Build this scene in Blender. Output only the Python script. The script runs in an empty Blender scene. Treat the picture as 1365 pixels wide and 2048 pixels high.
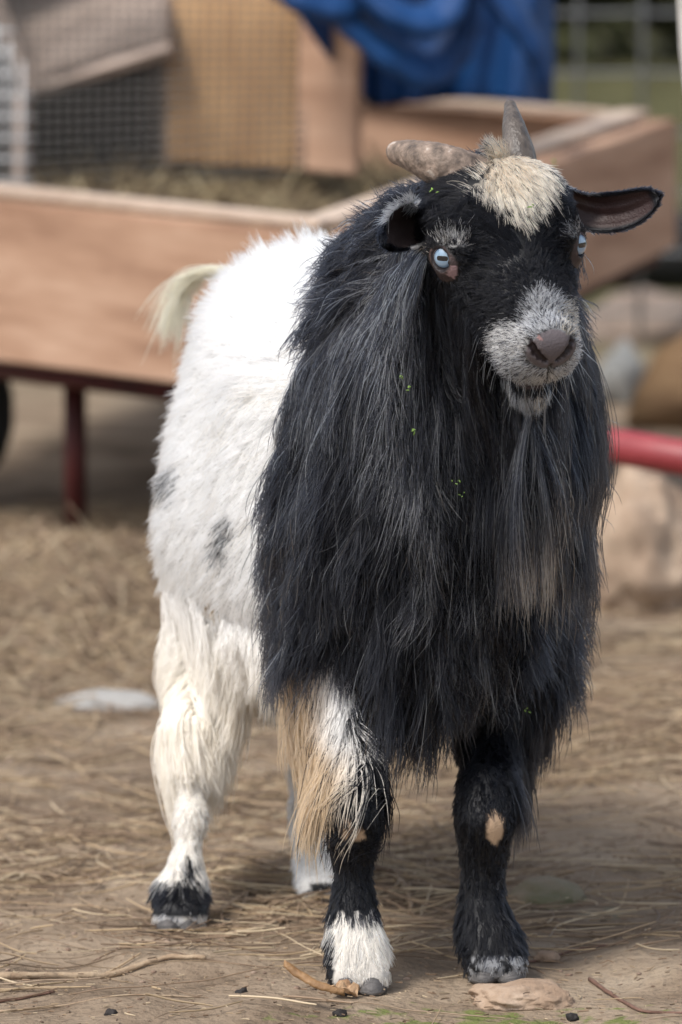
import bpy, bmesh, math, random
import numpy as np
from mathutils import Vector, Matrix, noise, kdtree
rng = np.random.default_rng(7); random.seed(7)
C = bpy.context.scene.collection
sc = bpy.context.scene
R = math.radians
# ------------------------------------------------------------------ camera
F = 11378.0; PITCH = R(6.9); CAM = np.array([0.0, -4.3, 0.877])
cd = bpy.data.cameras.new('camera'); cam = bpy.data.objects.new('camera', cd); C.objects.link(cam)
cd.sensor_fit = 'VERTICAL'; cd.sensor_height = 36; cd.lens = 200; cd.clip_end = 500; cd.clip_start = 0.1
cam.location = CAM; cam.rotation_euler = (math.pi/2 - PITCH, 0, 0)
cd.dof.use_dof = True; cd.dof.focus_distance = 4.22; cd.dof.aperture_fstop = 7.3
sc.camera = cam
FW = np.array([0, math.cos(PITCH), -math.sin(PITCH)]); UP = np.array([0, math.sin(PITCH), math.cos(PITCH)])
def ray(px, py):
    return np.array([(px-682.5)/F, 0, 0]) + UP*(-(py-1024)/F) + FW
def at(px, py, Y):                      # the point of that picture ray at depth Y
    d = ray(px, py); return CAM + d*((Y-CAM[1])/d[1])
def G(px, py, z=0.0):                   # where that ray meets height z
    d = ray(px, py); return CAM + d*((z-CAM[2])/d[2])
def proj(P):
    q = P-CAM; z = q@FW
    return 682.5+F*q[..., 0]/z, 1024-F*(q@UP)/z
# ------------------------------------------------------------------ sky, sun
SUN_EL, SUN_AZ = R(55), R(-46)          # azimuth measured from the camera side (-Y), negative = picture left
w = bpy.data.worlds.new('World'); sc.world = w; w.use_nodes = True
nt = w.node_tree; bg = nt.nodes['Background']; sky = nt.nodes.new('ShaderNodeTexSky')
sky.sky_type = 'NISHITA'; sky.sun_disc = False; sky.sun_elevation = SUN_EL
sdir = np.array([math.sin(SUN_AZ)*math.cos(SUN_EL), -math.cos(SUN_AZ)*math.cos(SUN_EL), math.sin(SUN_EL)])
sky.sun_rotation = math.atan2(sdir[0], sdir[1]); sky.dust_density = 2.5; sky.ozone_density = 1.0
hs = nt.nodes.new('ShaderNodeHueSaturation'); hs.inputs['Saturation'].default_value = .55      # thin cloud whitens the sky
nt.links.new(sky.outputs[0], hs.inputs['Color']); nt.links.new(hs.outputs[0], bg.inputs[0]); bg.inputs[1].default_value = 0.15
sl = bpy.data.lights.new('sun', 'SUN'); so = bpy.data.objects.new('sun', sl); C.objects.link(so)
sl.energy = 2.0; sl.angle = R(15); sl.color = (1, .955, .89)
so.rotation_euler = Vector(sdir).to_track_quat('Z', 'Y').to_euler()
sc.view_settings.view_transform = 'Standard'; sc.view_settings.look = 'None'
sc.view_settings.exposure = 0.58
sc.cycles.max_bounces = 10; sc.cycles.transmission_bounces = 10; sc.cycles.diffuse_bounces = 4; sc.cycles.glossy_bounces = 4
sc.cycles.use_denoising = True
sc.cycles.use_adaptive_sampling = True; sc.cycles.adaptive_threshold = 0.015
# ------------------------------------------------------------------ helpers
def tag(o, label=None, cat=None, group=None, kind=None):
    for k, v in (('label', label), ('category', cat), ('group', group), ('kind', kind)):
        if v: o[k] = v
    return o
def empty(name, loc, *a, **k):
    o = bpy.data.objects.new(name, None); C.objects.link(o); o.location = Vector(loc); o.empty_display_size = .05
    bpy.context.view_layer.update() if False else None
    return tag(o, *a, **k)
def link(name, me, m, parent=None):
    o = bpy.data.objects.new(name, me); C.objects.link(o)
    if m: me.materials.append(m)
    if parent:
        o.parent = parent; o.matrix_parent_inverse = Matrix.Translation(parent.location).inverted()
    return o
def obj(name, bm, m, parent=None, smooth=True):
    me = bpy.data.meshes.new(name); bm.normal_update(); bm.to_mesh(me); bm.free()
    if smooth: me.polygons.foreach_set('use_smooth', [True]*len(me.polygons))
    return link(name, me, m, parent)
def prism(corners4, thick, bm=None, bevel=.002):
    """board: four corners (any quad), given thickness along its normal, away from camera side"""
    bm = bm or bmesh.new()
    c = [Vector(p) for p in corners4]; n = (c[1]-c[0]).cross(c[3]-c[0]).normalized()
    vs = [bm.verts.new(p) for p in c] + [bm.verts.new(p+n*thick) for p in c]
    fs = [(3,2,1,0), (4,5,6,7), (0,1,5,4), (1,2,6,5), (2,3,7,6), (3,0,4,7)]
    F_ = [bm.faces.new([vs[i] for i in f]) for f in fs]
    bmesh.ops.recalc_face_normals(bm, faces=F_)
    if bevel: bmesh.ops.bevel(bm, geom=list({e for f in F_ for e in f.edges}), offset=bevel, segments=2, affect='EDGES')
    return bm
def tube(bm, pts, rad, n=10, flat=1.0, cap=True):
    pts = [Vector(p) for p in pts]; rings = []
    prev = None
    for i, p in enumerate(pts):
        t = (pts[min(i+1, len(pts)-1)]-pts[max(i-1, 0)]).normalized()
        if prev is None:
            a = t.cross(Vector((0, 0, 1)));  a = a if a.length > .1 else t.cross(Vector((1, 0, 0)))
        else: a = prev - t*prev.dot(t)
        a.normalize(); prev = a; b = t.cross(a)
        r = rad[i] if hasattr(rad, '__len__') else rad
        rings.append([bm.verts.new(p + a*math.cos(k*2*math.pi/n)*r + b*math.sin(k*2*math.pi/n)*r*flat) for k in range(n)])
    for r0, r1 in zip(rings, rings[1:]):
        for k in range(n): bm.faces.new((r0[k], r0[(k+1) % n], r1[(k+1) % n], r1[k]))
    if cap:
        bm.faces.new(rings[0][::-1]); bm.faces.new(rings[-1])
    return bm
def catmull(P, n):
    P = [np.array(p, float) for p in P]; P = [2*P[0]-P[1]]+P+[2*P[-1]-P[-2]]; out = []
    for i in range(1, len(P)-2):
        for k in range(n):
            t = k/n; a, b, c, d = P[i-1:i+3]
            out.append(.5*((2*b)+(-a+c)*t+(2*a-5*b+4*c-d)*t*t+(-a+3*b-3*c+d)*t**3))
    out.append(P[-2]); return out
def mat(name, col=(.5, .5, .5), rough=.8, spec=.3):
    m = bpy.data.materials.new(name); m.use_nodes = True; b = m.node_tree.nodes['Principled BSDF']
    b.inputs['Base Color'].default_value = (*col, 1); b.inputs['Roughness'].default_value = rough
    b.inputs['Specular IOR Level'].default_value = spec
    return m
def nodes(m): return m.node_tree.nodes, m.node_tree.links, m.node_tree.nodes['Principled BSDF']
def ramp_mat(name, stops, scale=8, stretch=(1, 1, 1), rough=.85, detail=8, bump=.3, bscale=None, coords='Object', spec=.25, dist=.004, rot=(0, 0, 0)):
    m = mat(name, rough=rough, spec=spec); N, L, b = nodes(m)
    tc = N.new('ShaderNodeTexCoord'); mp = N.new('ShaderNodeMapping'); mp.inputs['Scale'].default_value = stretch
    mp.inputs['Rotation'].default_value = rot
    L.new(tc.outputs[coords], mp.inputs[0])
    nz = N.new('ShaderNodeTexNoise'); nz.inputs['Scale'].default_value = scale; nz.inputs['Detail'].default_value = detail
    nz.inputs['Roughness'].default_value = .65
    cr = N.new('ShaderNodeValToRGB'); L.new(mp.outputs[0], nz.inputs[0]); L.new(nz.outputs[0], cr.inputs[0])
    e = cr.color_ramp.elements
    while len(e) < len(stops): e.new(.5)
    for el, (p, c) in zip(e, stops): el.position = p; el.color = (*c, 1)
    L.new(cr.outputs[0], b.inputs['Base Color'])
    if bump:
        n2 = N.new('ShaderNodeTexNoise'); n2.inputs['Scale'].default_value = bscale or scale*4; n2.inputs['Detail'].default_value = 6
        L.new(mp.outputs[0], n2.inputs[0])
        bp = N.new('ShaderNodeBump'); bp.inputs['Strength'].default_value = bump; bp.inputs['Distance'].default_value = dist
        L.new(n2.outputs[0], bp.inputs['Height']); L.new(bp.outputs[0], b.inputs['Normal'])
    return m
def col_mat(name, rough=.8, spec=.2, bump=0, bscale=300):
    m = mat(name, rough=rough, spec=spec); N, L, b = nodes(m)
    a = N.new('ShaderNodeAttribute'); a.attribute_name = 'col'; L.new(a.outputs['Color'], b.inputs['Base Color'])
    if bump:
        nz = N.new('ShaderNodeTexNoise'); nz.inputs['Scale'].default_value = bscale; nz.inputs['Detail'].default_value = 4
        tc = N.new('ShaderNodeTexCoord'); L.new(tc.outputs['Object'], nz.inputs[0])
        bp = N.new('ShaderNodeBump'); bp.inputs['Strength'].default_value = bump; bp.inputs['Distance'].default_value = .001
        L.new(nz.outputs[0], bp.inputs['Height']); L.new(bp.outputs[0], b.inputs['Normal'])
    return m
def hair_mat(name, rough=.35, radial=.5, coat=0.0, soft=0.0):
    m = bpy.data.materials.new(name); m.use_nodes = True; N, L = m.node_tree.nodes, m.node_tree.links
    for n in list(N):
        if n.type == 'BSDF_PRINCIPLED': N.remove(n)
    h = N.new('ShaderNodeBsdfHairPrincipled'); h.model = 'CHIANG'; h.parametrization = 'COLOR'
    a = N.new('ShaderNodeAttribute'); a.attribute_name = 'col'
    L.new(a.outputs['Color'], h.inputs['Color'])
    h.inputs['Roughness'].default_value = rough; h.inputs['Radial Roughness'].default_value = radial; h.inputs['Coat'].default_value = coat
    h.inputs['IOR'].default_value = 1.30
    if soft:                            # woolly pale hair: part of its light is scattered evenly
        df = N.new('ShaderNodeBsdfDiffuse'); L.new(a.outputs['Color'], df.inputs[0]); mxs = N.new('ShaderNodeMixShader'); mxs.inputs[0].default_value = soft
        L.new(h.outputs[0], mxs.inputs[1]); L.new(df.outputs[0], mxs.inputs[2]); L.new(mxs.outputs[0], N['Material Output'].inputs['Surface'])
    else: L.new(h.outputs[0], N['Material Output'].inputs['Surface'])
    return m
def curves(name, P, rad, col, m, parent=None):
    """P (N,n,3) strands, rad (n,) or (N,n), col (N,n,3)"""
    Nn, n = P.shape[:2]
    cu = bpy.data.hair_curves.new(name); cu.add_curves([n]*Nn)
    cu.points.foreach_set('position', np.ascontiguousarray(P, np.float32).ravel())
    ra = cu.attributes.get('radius') or cu.attributes.new('radius', 'FLOAT', 'POINT')
    ra.data.foreach_set('value', np.ascontiguousarray(np.broadcast_to(rad, (Nn, n)), np.float32).ravel())
    ca = cu.attributes.new('col', 'FLOAT_COLOR', 'POINT')
    c4 = np.ones((Nn, n, 4), np.float32); c4[..., :3] = np.clip(col, .002, 1); ca.data.foreach_set('color', c4.ravel())
    o = bpy.data.objects.new(name, cu); C.objects.link(o); cu.materials.append(m)
    if parent: o.parent = parent; o.matrix_parent_inverse = Matrix.Translation(parent.location).inverted()
    return o
def nrm(v): return v/np.maximum(np.linalg.norm(v, axis=-1, keepdims=True), 1e-9)
def sstep(a, b, x): t = np.clip((x-a)/(b-a), 0, 1); return t*t*(3-2*t)
# ------------------------------------------------------------------ ground
FOOT = {'fl': G(718, 1978), 'fr': G(992, 1955), 'hl': G(360, 1852), 'hr': G(640, 1796)}
def vnoise(x, y, s, seed=0):            # cheap smooth noise from sines
    r = np.random.default_rng(seed); o = np.zeros(np.broadcast(x, y).shape)
    for k in range(7):
        a = r.uniform(0, 6.28); f = s*r.uniform(.5, 1.9); o = o + np.sin((x*math.cos(a)+y*math.sin(a))*f + r.uniform(0, 6.28))
    return o/7
def hz(x, y):
    x = np.asarray(x, float); y = np.asarray(y, float)
    near = np.exp(-(np.maximum(0, y-2.5)/2.0)**2)*np.exp(-(np.maximum(0, np.abs(x)-.8)/1.0)**2)
    h = .010*vnoise(x, y, 9, 1) + .006*vnoise(x, y, 30, 2) + .003*vnoise(x, y, 90, 3)
    flat = np.ones_like(h)
    for f in FOOT.values(): flat = flat*(1-np.exp(-((x-f[0])**2+(y-f[1])**2)/.06**2))
    h = h*flat*near
    c = G(120, 1240); h = h + .055*np.exp(-(((x-c[0]+.05)/.22)**2+((y-c[1])/.45)**2))   # heaped straw
    c = G(1330, 1500); h = h + .03*np.exp(-(((x-c[0]-.1)/.2)**2+((y-c[1])/.5)**2))
    c = G(1365, 1925); h = h + .014*np.exp(-(((x-c[0]-.02)/.07)**2+((y-c[1])/.12)**2))
    return h
def grid_sheet(xs, ys, zf):
    X, Y = np.meshgrid(xs, ys); Z = zf(X, Y); v = np.stack([X, Y, Z], -1).reshape(-1, 3)
    nx, ny = len(xs), len(ys); i = (np.arange(ny-1)[:, None]*nx+np.arange(nx-1)).ravel()
    f = np.stack([i, i+1, i+nx+1, i+nx], 1)
    me = bpy.data.meshes.new('ground'); me.from_pydata(v.tolist(), [], f.tolist())
    me.polygons.foreach_set('use_smooth', [True]*len(me.polygons)); return me
def spaced(lo, a, b, hi, fine, k=14):
    L_ = lo-(np.geomspace(1, 1+(a-lo), k)-1)[::-1] if False else None
    left = a-(np.geomspace(.02, a-lo, k))[::-1]; right = b+np.geomspace(.02, hi-b, k)
    return np.concatenate([left, np.arange(a, b, fine), right])
gm = ramp_mat('earth', [(.28, (.10, .072, .050)), (.45, (.215, .162, .115)), (.6, (.30, .235, .17)), (.78, (.39, .32, .24))], scale=7, bump=.9, bscale=120, dist=.008, rough=.95, detail=12)
N, L, b = nodes(gm)
# far grass and a mossy patch, chosen by position on the ground
geo = N.new('ShaderNodeNewGeometry'); sx = N.new('ShaderNodeSeparateXYZ'); L.new(geo.outputs['Position'], sx.inputs[0])
mr = N.new('ShaderNodeMapRange'); mr.inputs[1].default_value = 4.2; mr.inputs[2].default_value = 6.0; L.new(sx.outputs[1], mr.inputs[0])
gn = N.new('ShaderNodeTexNoise'); gn.inputs['Scale'].default_value = 7; gn.inputs['Detail'].default_value = 8
gr = N.new('ShaderNodeValToRGB'); L.new(gn.outputs[0], gr.inputs[0]); L.new(geo.outputs['Position'], gn.inputs[0])
gr.color_ramp.elements.new(.55)
for el, (p, c) in zip(gr.color_ramp.elements, [(.35, (.045, .040, .022)), (.52, (.085, .083, .04)), (.72, (.14, .125, .07))]): el.position = p; el.color = (*c, 1)
mx = N.new('ShaderNodeMix'); mx.data_type = 'RGBA'; L.new(mr.outputs[0], mx.inputs[0])
old = b.inputs['Base Color'].links[0].from_socket
L.new(old, mx.inputs[6]); L.new(gr.outputs[0], mx.inputs[7])
bpn = b.inputs['Normal'].links[0].from_node; inv = N.new('ShaderNodeMapRange'); inv.inputs[1].default_value = 1.5; inv.inputs[2].default_value = 4.5; inv.inputs[3].default_value = .9; inv.inputs[4].default_value = 0
L.new(sx.outputs[1], inv.inputs[0]); L.new(inv.outputs[0], bpn.inputs['Strength'])
mo = G(1010, 2040); vd = N.new('ShaderNodeVectorMath'); vd.operation = 'SUBTRACT'; vd.inputs[1].default_value = (mo[0], mo[1], 0)
L.new(geo.outputs['Position'], vd.inputs[0]); ms = N.new('ShaderNodeVectorMath'); ms.operation = 'MULTIPLY'; ms.inputs[1].default_value = (9, 22, 0)
L.new(vd.outputs[0], ms.inputs[0]); vl = N.new('ShaderNodeVectorMath'); vl.operation = 'LENGTH'; L.new(ms.outputs[0], vl.inputs[0])
mn = N.new('ShaderNodeTexNoise'); mn.inputs['Scale'].default_value = 45; mn.inputs['Detail'].default_value = 6; L.new(geo.outputs['Position'], mn.inputs[0])
ad = N.new('ShaderNodeMath'); ad.operation = 'MULTIPLY_ADD'; ad.inputs[1].default_value = 5; L.new(mn.outputs[0], ad.inputs[0]); L.new(vl.outputs['Value'], ad.inputs[2])
mm = N.new('ShaderNodeMapRange'); mm.inputs[1].default_value = 2.9; mm.inputs[2].default_value = 3.4; mm.inputs[3].default_value = .85; mm.inputs[4].default_value = 0
L.new(ad.outputs[0], mm.inputs[0]); mx2 = N.new('ShaderNodeMix'); mx2.data_type = 'RGBA'; L.new(mm.outputs[0], mx2.inputs[0])
L.new(mx.outputs[2], mx2.inputs[6]); mx2.inputs[7].default_value = (.13, .16, .045, 1); L.new(mx2.outputs[2], b.inputs['Base Color']); b.inputs['Specular IOR Level'].default_value = .05
me = grid_sheet(spaced(-60, -.75, .75, 60, .006), spaced(-30, -.45, 3.2, 200, .008, 18), hz)
me.materials.append(gm); tag(bpy.data.objects.new('ground', me), kind='structure'); C.objects.link(bpy.data.objects['ground'])
# ------------------------------------------------------------------ straw litter
straw_m = col_mat('straw', rough=.6, spec=.3)
def straws(name, n, where, lo, hi, rlo=.0005, rhi=.0012, tilt=.08, zoff=.001, parent=None, zf=hz, bend=.25, cols=None):
    xy = where(n); a = rng.uniform(0, math.pi*2, n)
    a = np.where(rng.random(n) < .45, rng.normal(0, .5, n), a)
    Ln = rng.uniform(lo, hi, n)*rng.uniform(.4, 1, n); m = 7; t = np.linspace(-.5, .5, m)
    k = rng.normal(0, bend, n)[:, None]
    th = a[:, None]+k*t[None]*2
    P = np.zeros((n, m, 3)); P[..., 0] = xy[:, :1]+np.cos(th)*Ln[:, None]*t; P[..., 1] = xy[:, 1:2]+np.sin(th)*Ln[:, None]*t
    z0 = zf(P[..., 0], P[..., 1]); tl = rng.normal(0, tilt, n)[:, None]
    lay = np.abs(rng.normal(0, .004, n))[:, None]
    P[..., 2] = np.maximum(z0+zoff+lay+tl*t*Ln[:, None], z0+zoff*.6)
    base = np.array(cols or [(.40, .295, .18), (.33, .24, .15), (.25, .175, .115), (.50, .40, .27), (.28, .205, .14), (.15, .10, .065)])
    c = base[rng.integers(0, len(base), n)]*rng.uniform(.7, 1.15, (n, 1))
    r = rng.uniform(rlo, rhi, n)[:, None]*np.array([.8, 1, 1, 1, 1, 1, .7])
    o = curves(name, P, r, np.repeat(c[:, None], m, 1), straw_m, parent); return o
def litter(n):
    out = []
    while sum(map(len, out)) < n:
        x = rng.uniform(-.62, .62, n); y = rng.uniform(-.42, 3.0, n)
        sx_ = .17+.075*(y+4.3)/1 * .55
        d = (.25+.75*sstep(0, .45, y))*(.12+.88*sstep(-.22, .28, vnoise(x, y, 11, 5)+.5*vnoise(x, y, 34, 6)))
        d = np.where(y < .05, d*.33, d)
        d *= np.where((x > .1) & (y < .8), .6, 1)
        k = (rng.random(n) < d) & (np.abs(x) < (4.6+y)*.075+.03)
        out.append(np.stack([x, y], 1)[k])
    return np.concatenate(out)[:n]
tag(straws('straw_litter', 13000, litter, .02, .19, .0003, .00085, bend=.16), 'dry straw and stems littering the brown earth', 'straw', kind='stuff')
def wide(n):
    x = rng.uniform(-1.9, 1.9, n*4); y = rng.uniform(-1.6, 4.2, n*4); k = (np.abs(x) > (4.6+y)*.07)&(rng.random(n*4) < .15+.85*sstep(-.2, .35, vnoise(x, y, 6, 15))); return np.stack([x, y], 1)[k][:n]
wxy = wide(7000); tag(straws('scattered_straw', len(wxy), lambda n: wxy, .03, .2, .0004, .001), 'scattered dry straw on the earth all around the goat', 'straw', kind='stuff')
def fine(n):
    x = rng.uniform(-.4, .4, n); y = rng.uniform(-.42, 1.2, n); return np.stack([x, y], 1)
tag(straws('straw_crumbs', 5500, fine, .002, .011, .00025, .0006, cols=[(.33, .24, .15), (.25, .17, .11), (.12, .08, .05), (.42, .33, .22), (.2, .13, .08)]), 'crushed straw crumbs and bark bits trodden into the earth', 'litter', kind='stuff')
def heap(n):
    c = G(120, 1240); return np.stack([rng.normal(c[0]-.04, .17, n), rng.normal(c[1], .33, n)], 1)
tag(straws('hay_heap', 6000, heap, .03, .14, tilt=.35), 'loose heap of tan hay left of the goat in front of the cart', 'hay', kind='stuff')
# ------------------------------------------------------------------ GOAT : implicit body
S0 = 11378/4.3
def mm_(px): return px/S0
hdC = at(1011, 489, -.085)              # between the eyes
ya, pi_, ro = R(19), R(35), R(5.5)
HF = np.array([math.sin(ya)*math.cos(pi_), -math.cos(ya)*math.cos(pi_), -math.sin(pi_)])
HR = np.array([math.cos(ya), math.sin(ya), 0.0]); HU = np.cross(HR, HF); HU = HU if HU[2] > 0 else -HU
HR, HU = HR*math.cos(ro)+HU*math.sin(ro), HU*math.cos(ro)-HR*math.sin(ro)
def H(r, f, u): return hdC + HR*r + HF*f + HU*u
prims = []                              # (a, ra, b, rb, k)
def cone(a, ra, b, rb, k=.03): prims.append((np.array(a, float), ra, np.array(b, float), rb, k))
def chain(pts, k=.03):
    for (a, ra), (b_, rb) in zip(pts, pts[1:]): cone(a, ra, b_, rb, k)
# barrel and rump
chain([(at(840, 900, .09), .085), (at(720, 850, .20), .100), (at(640, 820, .31), .098), (at(600, 800, .42), .085)], .05)
cone(at(560, 690, .44), .055, at(640, 680, .30), .065, .05)
chain([(at(850, 1130, .08), .08), (at(730, 1080, .20), .112), (at(645, 1060, .31), .122), (at(630, 960, .41), .095)], .05)
cone(at(650, 1190, .28), .075, at(730, 1200, .15), .072, .05)
# chest and neck
chain([(at(860, 1190, .05), .072), (at(855, 1000, .04), .092), (at(878, 800, .05), .097), (at(893, 655, .06), .081), (at(905, 545, .05), .050), (at(945, 475, .02), .040)], .04)
cone(at(775, 640, .14), .045, at(815, 640, .09), .052, .05)     # withers
fl, fr, hl, hr = FOOT['fl'], FOOT['fr'], FOOT['hl'], FOOT['hr']
# front legs
y0 = fl[1]+.012
chain([(at(760, 1120, .06), .07), (at(692, 1340, .045), .040), (at(690, 1480, .03), .024), (at(708, 1585, y0+.01), .0165), (at(708, 1640, y0-.004), .0165), (at(707, 1700, y0), .0118),
       (at(706, 1790, y0), .0108), (at(708, 1850, y0-.002), .0148), (at(714, 1905, y0-.012), .0170)], .018)
for dx in (-27, 27): cone(at(714+dx*.8, 1900, y0-.012), .014, at(718+dx, 1955, fl[1]-.012), .0135, .012)
y1 = fr[1]+.012
chain([(at(950, 1120, .08), .07), (at(995, 1340, .075), .046), (at(985, 1480, .06), .026), (at(974, 1580, y1+.01), .0180), (at(970, 1640, y1-.004), .0180), (at(968, 1710, y1), .0128),
       (at(965, 1790, y1), .0122), (at(968, 1850, y1-.002), .0165), (at(982, 1893, y1-.012), .0190)], .018)
for dx in (-26, 28): cone(at(982+dx*.8, 1888, y1-.012), .0145, at(990+dx, 1930, fr[1]-.014), .014, .012)
# hind legs
y2 = hl[1]+.015
chain([(at(500, 1050, .36), .062), (at(450, 1200, .34), .040), (at(405, 1340, .36), .025), (at(388, 1470, y2+.06), .017), (at(384, 1550, y2+.05), .0112), (at(382, 1640, y2+.02), .0084),
       (at(370, 1740, y2), .0088), (at(362, 1785, y2-.005), .0165)], .02)
for dx in (-22, 22): cone(at(362+dx*.8, 1788, y2-.008), .014, at(361+dx, 1830, hl[1]-.014), .0135, .012)
y3 = hr[1]+.015
chain([(at(740, 1050, .42), .075), (at(730, 1200, .42), .06), (at(690, 1330, .44), .038), (at(650, 1450, y3+.07), .024), (at(635, 1540, y3+.055), .02), (at(630, 1630, y3+.02), .0165),
       (at(640, 1710, y3), .015), (at(645, 1750, y3-.005), .018)], .02)
for dx in (-20, 20): cone(at(645+dx*.8, 1750, y3-.008), .014, at(643+dx, 1778, hr[1]-.014), .013, .012)
# tail stub
chain([(at(520, 640, .47), .02), (at(480, 580, .51), .007), (at(455, 565, .53), .003)], .02)
NBODY = len(prims)
# head
cone(H(0, -.055, -.016), .045, H(0, -.01, -.006), .046, .03)
cone(H(-.022, -.030, .008), .033, H(.022, -.030, .008), .033, .02)
cone(H(0, -.005, -.014), .044, H(0, .055, -.020), .032, .02)
cone(H(0, .045, -.012), .0265, H(0, .100, -.016), .0210, .02)
cone(H(-.0135, .090, -.029), .0180, H(.0135, .090, -.029), .0180, .015)     # upper lips
cone(H(-.0080, .108, -.003), .0135, H(.0080, .108, -.003), .0135, .012)     # nose pad
cone(H(0, -.02, -.05), .032, H(0, .062, -.047), .021, .02)                  # jaw
cone(H(0, .050, -.058), .020, H(0, .088, -.0635), .0140, .003)               # chin
cone(H(-.028, -.02, -.03), .028, H(-.012, .05, -.03), .025, .02)            # cheeks
cone(H(.028, -.02, -.03), .028, H(.012, .05, -.03), .025, .02)
EYE = {s: H(s*.0480, .009, .002) for s in (-1, 1)}
for s in (-1, 1):
    cone(H(s*.042, -.006, .015), .0130, H(s*.040, .012, .012), .0105, .008)  # brow
    cone(H(s*.0455, .001, .001), .0160, H(s*.0450, .013, .001), .0150 if s < 0 else .0130, .006)  # lids round the eyeball
    cone(H(s*.040, .016, -.013), .011, H(s*.034, .028, -.012), .009, .010)
def sm(a, b, k):
    h = np.clip(.5+.5*(b-a)/k, 0, 1); return b*(1-h)+a*h-k*h*(1-h)
def cone_d(P, a, ra, b, rb):
    ab = b-a; L2 = ab@ab; q = P-a; t = np.clip((q@ab)/L2, 0, 1)
    return np.linalg.norm(q-t[..., None]*ab, axis=-1)-(ra+(rb-ra)*t)
def eye_frame(s):
    n = nrm(HR*s*.70+HF*.58+HU*.32) if s < 0 else nrm(HR*.58+HF*.66+HU*.34); t = nrm(HF-n*(HF@n)); return n, t, np.cross(n, t)
def carve(P, D):                        # eye openings, nostrils, mouth slit
    for s in (-1, 1):
        n, t, u = eye_frame(s); q = P-(EYE[s]+n*.012)
        x, y, z = q@t, q@u, q@n
        e = np.sqrt((x/(.0092 if s < 0 else .0092))**2+(y/(.0077 if s < 0 else .0070))**2+(z/.010)**2); D = -sm(-D, (e-1)*.0075, .0015) if False else np.maximum(D, -(e-1)*.0075)
        # nostril: a comma from the middle of the pad outwards and up
        for (r0, f0, u0, rr) in ((.0030, .1205, -.0105, .0014), (.0056, .1213, -.0090, .0020), (.0088, .1210, -.0062, .0026), (.0120, .1195, -.0025, .0029), (.0146, .1170, .0015, .0027), (.0162, .1135, .005, .0020), (.0172, .1095, .008, .0012)):
            d = np.linalg.norm(P-H(s*r0, f0, u0), axis=-1)-rr; h = np.clip(.5-.5*(d+D)/.002, 0, 1); D = D*(1-h)+(-d)*h+.002*h*(1-h)
    q = P-H(0, 0, 0); r_, f_, u_ = q@HR, q@HF, q@HU
    slit = np.abs(u_-(-.0490-.14*np.clip(.115-f_, 0, .05)))-.0034
    mask = (f_ > .052) & (D > -.006)
    D = np.where(mask, np.maximum(D, -np.maximum(slit, .056-f_)), D)
    ph = np.maximum(np.abs(r_)-.0010, np.maximum(.10-f_, np.abs(u_+.024)-.012)); D = np.where(D > -.003, np.maximum(D, -ph), D)
    return D
def sdf_exact(P):
    D = np.full(P.shape[:-1], 1.0)
    for a, ra, b_, rb, k in prims: D = sm(D, cone_d(P, a, ra, b_, rb), k)
    return D
def field(h, lo, hi, ps, margin=.06):
    n = np.ceil((hi-lo)/h).astype(int)+1; ax = [lo[i]+h*np.arange(n[i]) for i in range(3)]
    D = np.full(n, .5, np.float32)
    for a, ra, b_, rb, k in ps:
        m = max(ra, rb)+margin
        l0 = np.clip(((np.minimum(a, b_)-m-lo)/h).astype(int), 0, n); h0 = np.clip(((np.maximum(a, b_)+m-lo)/h).astype(int)+1, 0, n)
        if (h0 <= l0).any(): continue
        s = tuple(slice(l0[i], h0[i]) for i in range(3))
        X, Y, Z = np.meshgrid(*[ax[i][s[i]] for i in range(3)], indexing='ij')
        D[s] = sm(D[s], cone_d(np.stack([X, Y, Z], -1), a, ra, b_, rb).astype(np.float32), k)
    return D, n
def surface_nets(D, lo, h):
    V = D < 0; n = np.array(D.shape)
    cnt = np.zeros(n-1, np.int8); acc = np.zeros((*(n-1), 3), np.float32); nc = np.zeros(n-1, np.float32)
    def cs(o): return tuple(slice(o[i], n[i]-1+o[i]) for i in range(3))
    corners = [(i, j, k) for i in (0, 1) for j in (0, 1) for k in (0, 1)]
    for c in corners: cnt += V[cs(c)]
    act = (cnt > 0) & (cnt < 8); ids = np.argwhere(act)
    vi = np.full(n-1, -1, np.int64); vi[act] = np.arange(len(ids))
    P = np.zeros((len(ids), 3)); W = np.zeros(len(ids))
    g = lambda c: D[ids[:, 0]+c[0], ids[:, 1]+c[1], ids[:, 2]+c[2]]
    for ax in range(3):
        for c in corners:
            if c[ax]: continue
            c2 = list(c); c2[ax] = 1; a, b_ = g(c), g(c2); m = (a < 0) != (b_ < 0)
            t = np.where(m, a/np.where(m, a-b_, 1), 0); p = np.tile(np.array(c, float), (len(ids), 1)); p[:, ax] += t
            P[m] += p[m]; W[m] += 1
    P = lo+(ids+P/W[:, None])*h
    quads = []
    for ax in range(3):
        s0 = [slice(1, n[i]-1) for i in range(3)]; s0[ax] = slice(0, n[ax]-1); s1 = list(s0); s1[ax] = slice(1, n[ax])
        e = V[tuple(s0)] != V[tuple(s1)]; idx = np.argwhere(e); off = np.array([1, 1, 1]); off[ax] = 0; idx = idx+off
        flip = V[idx[:, 0], idx[:, 1], idx[:, 2]]
        u, v_ = (ax+1) % 3, (ax+2) % 3; du = np.zeros(3, int); du[u] = 1; dv = np.zeros(3, int); dv[v_] = 1
        q = np.stack([vi[tuple((idx-du-dv).T)], vi[tuple((idx-dv).T)], vi[tuple(idx.T)], vi[tuple((idx-du).T)]], 1)
        q[~flip] = q[~flip][:, ::-1]; quads.append(q)
    return P, np.concatenate(quads)
HS = .004
allp = np.concatenate([[p[0]-p[1], p[0]+p[1], p[2]-p[3], p[2]+p[3]] for p in prims])
LO = allp.min(0)-.09; HI = allp.max(0)+.09; LO[2] = -.02
SD, SN = field(HS, LO, HI, prims)
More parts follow.
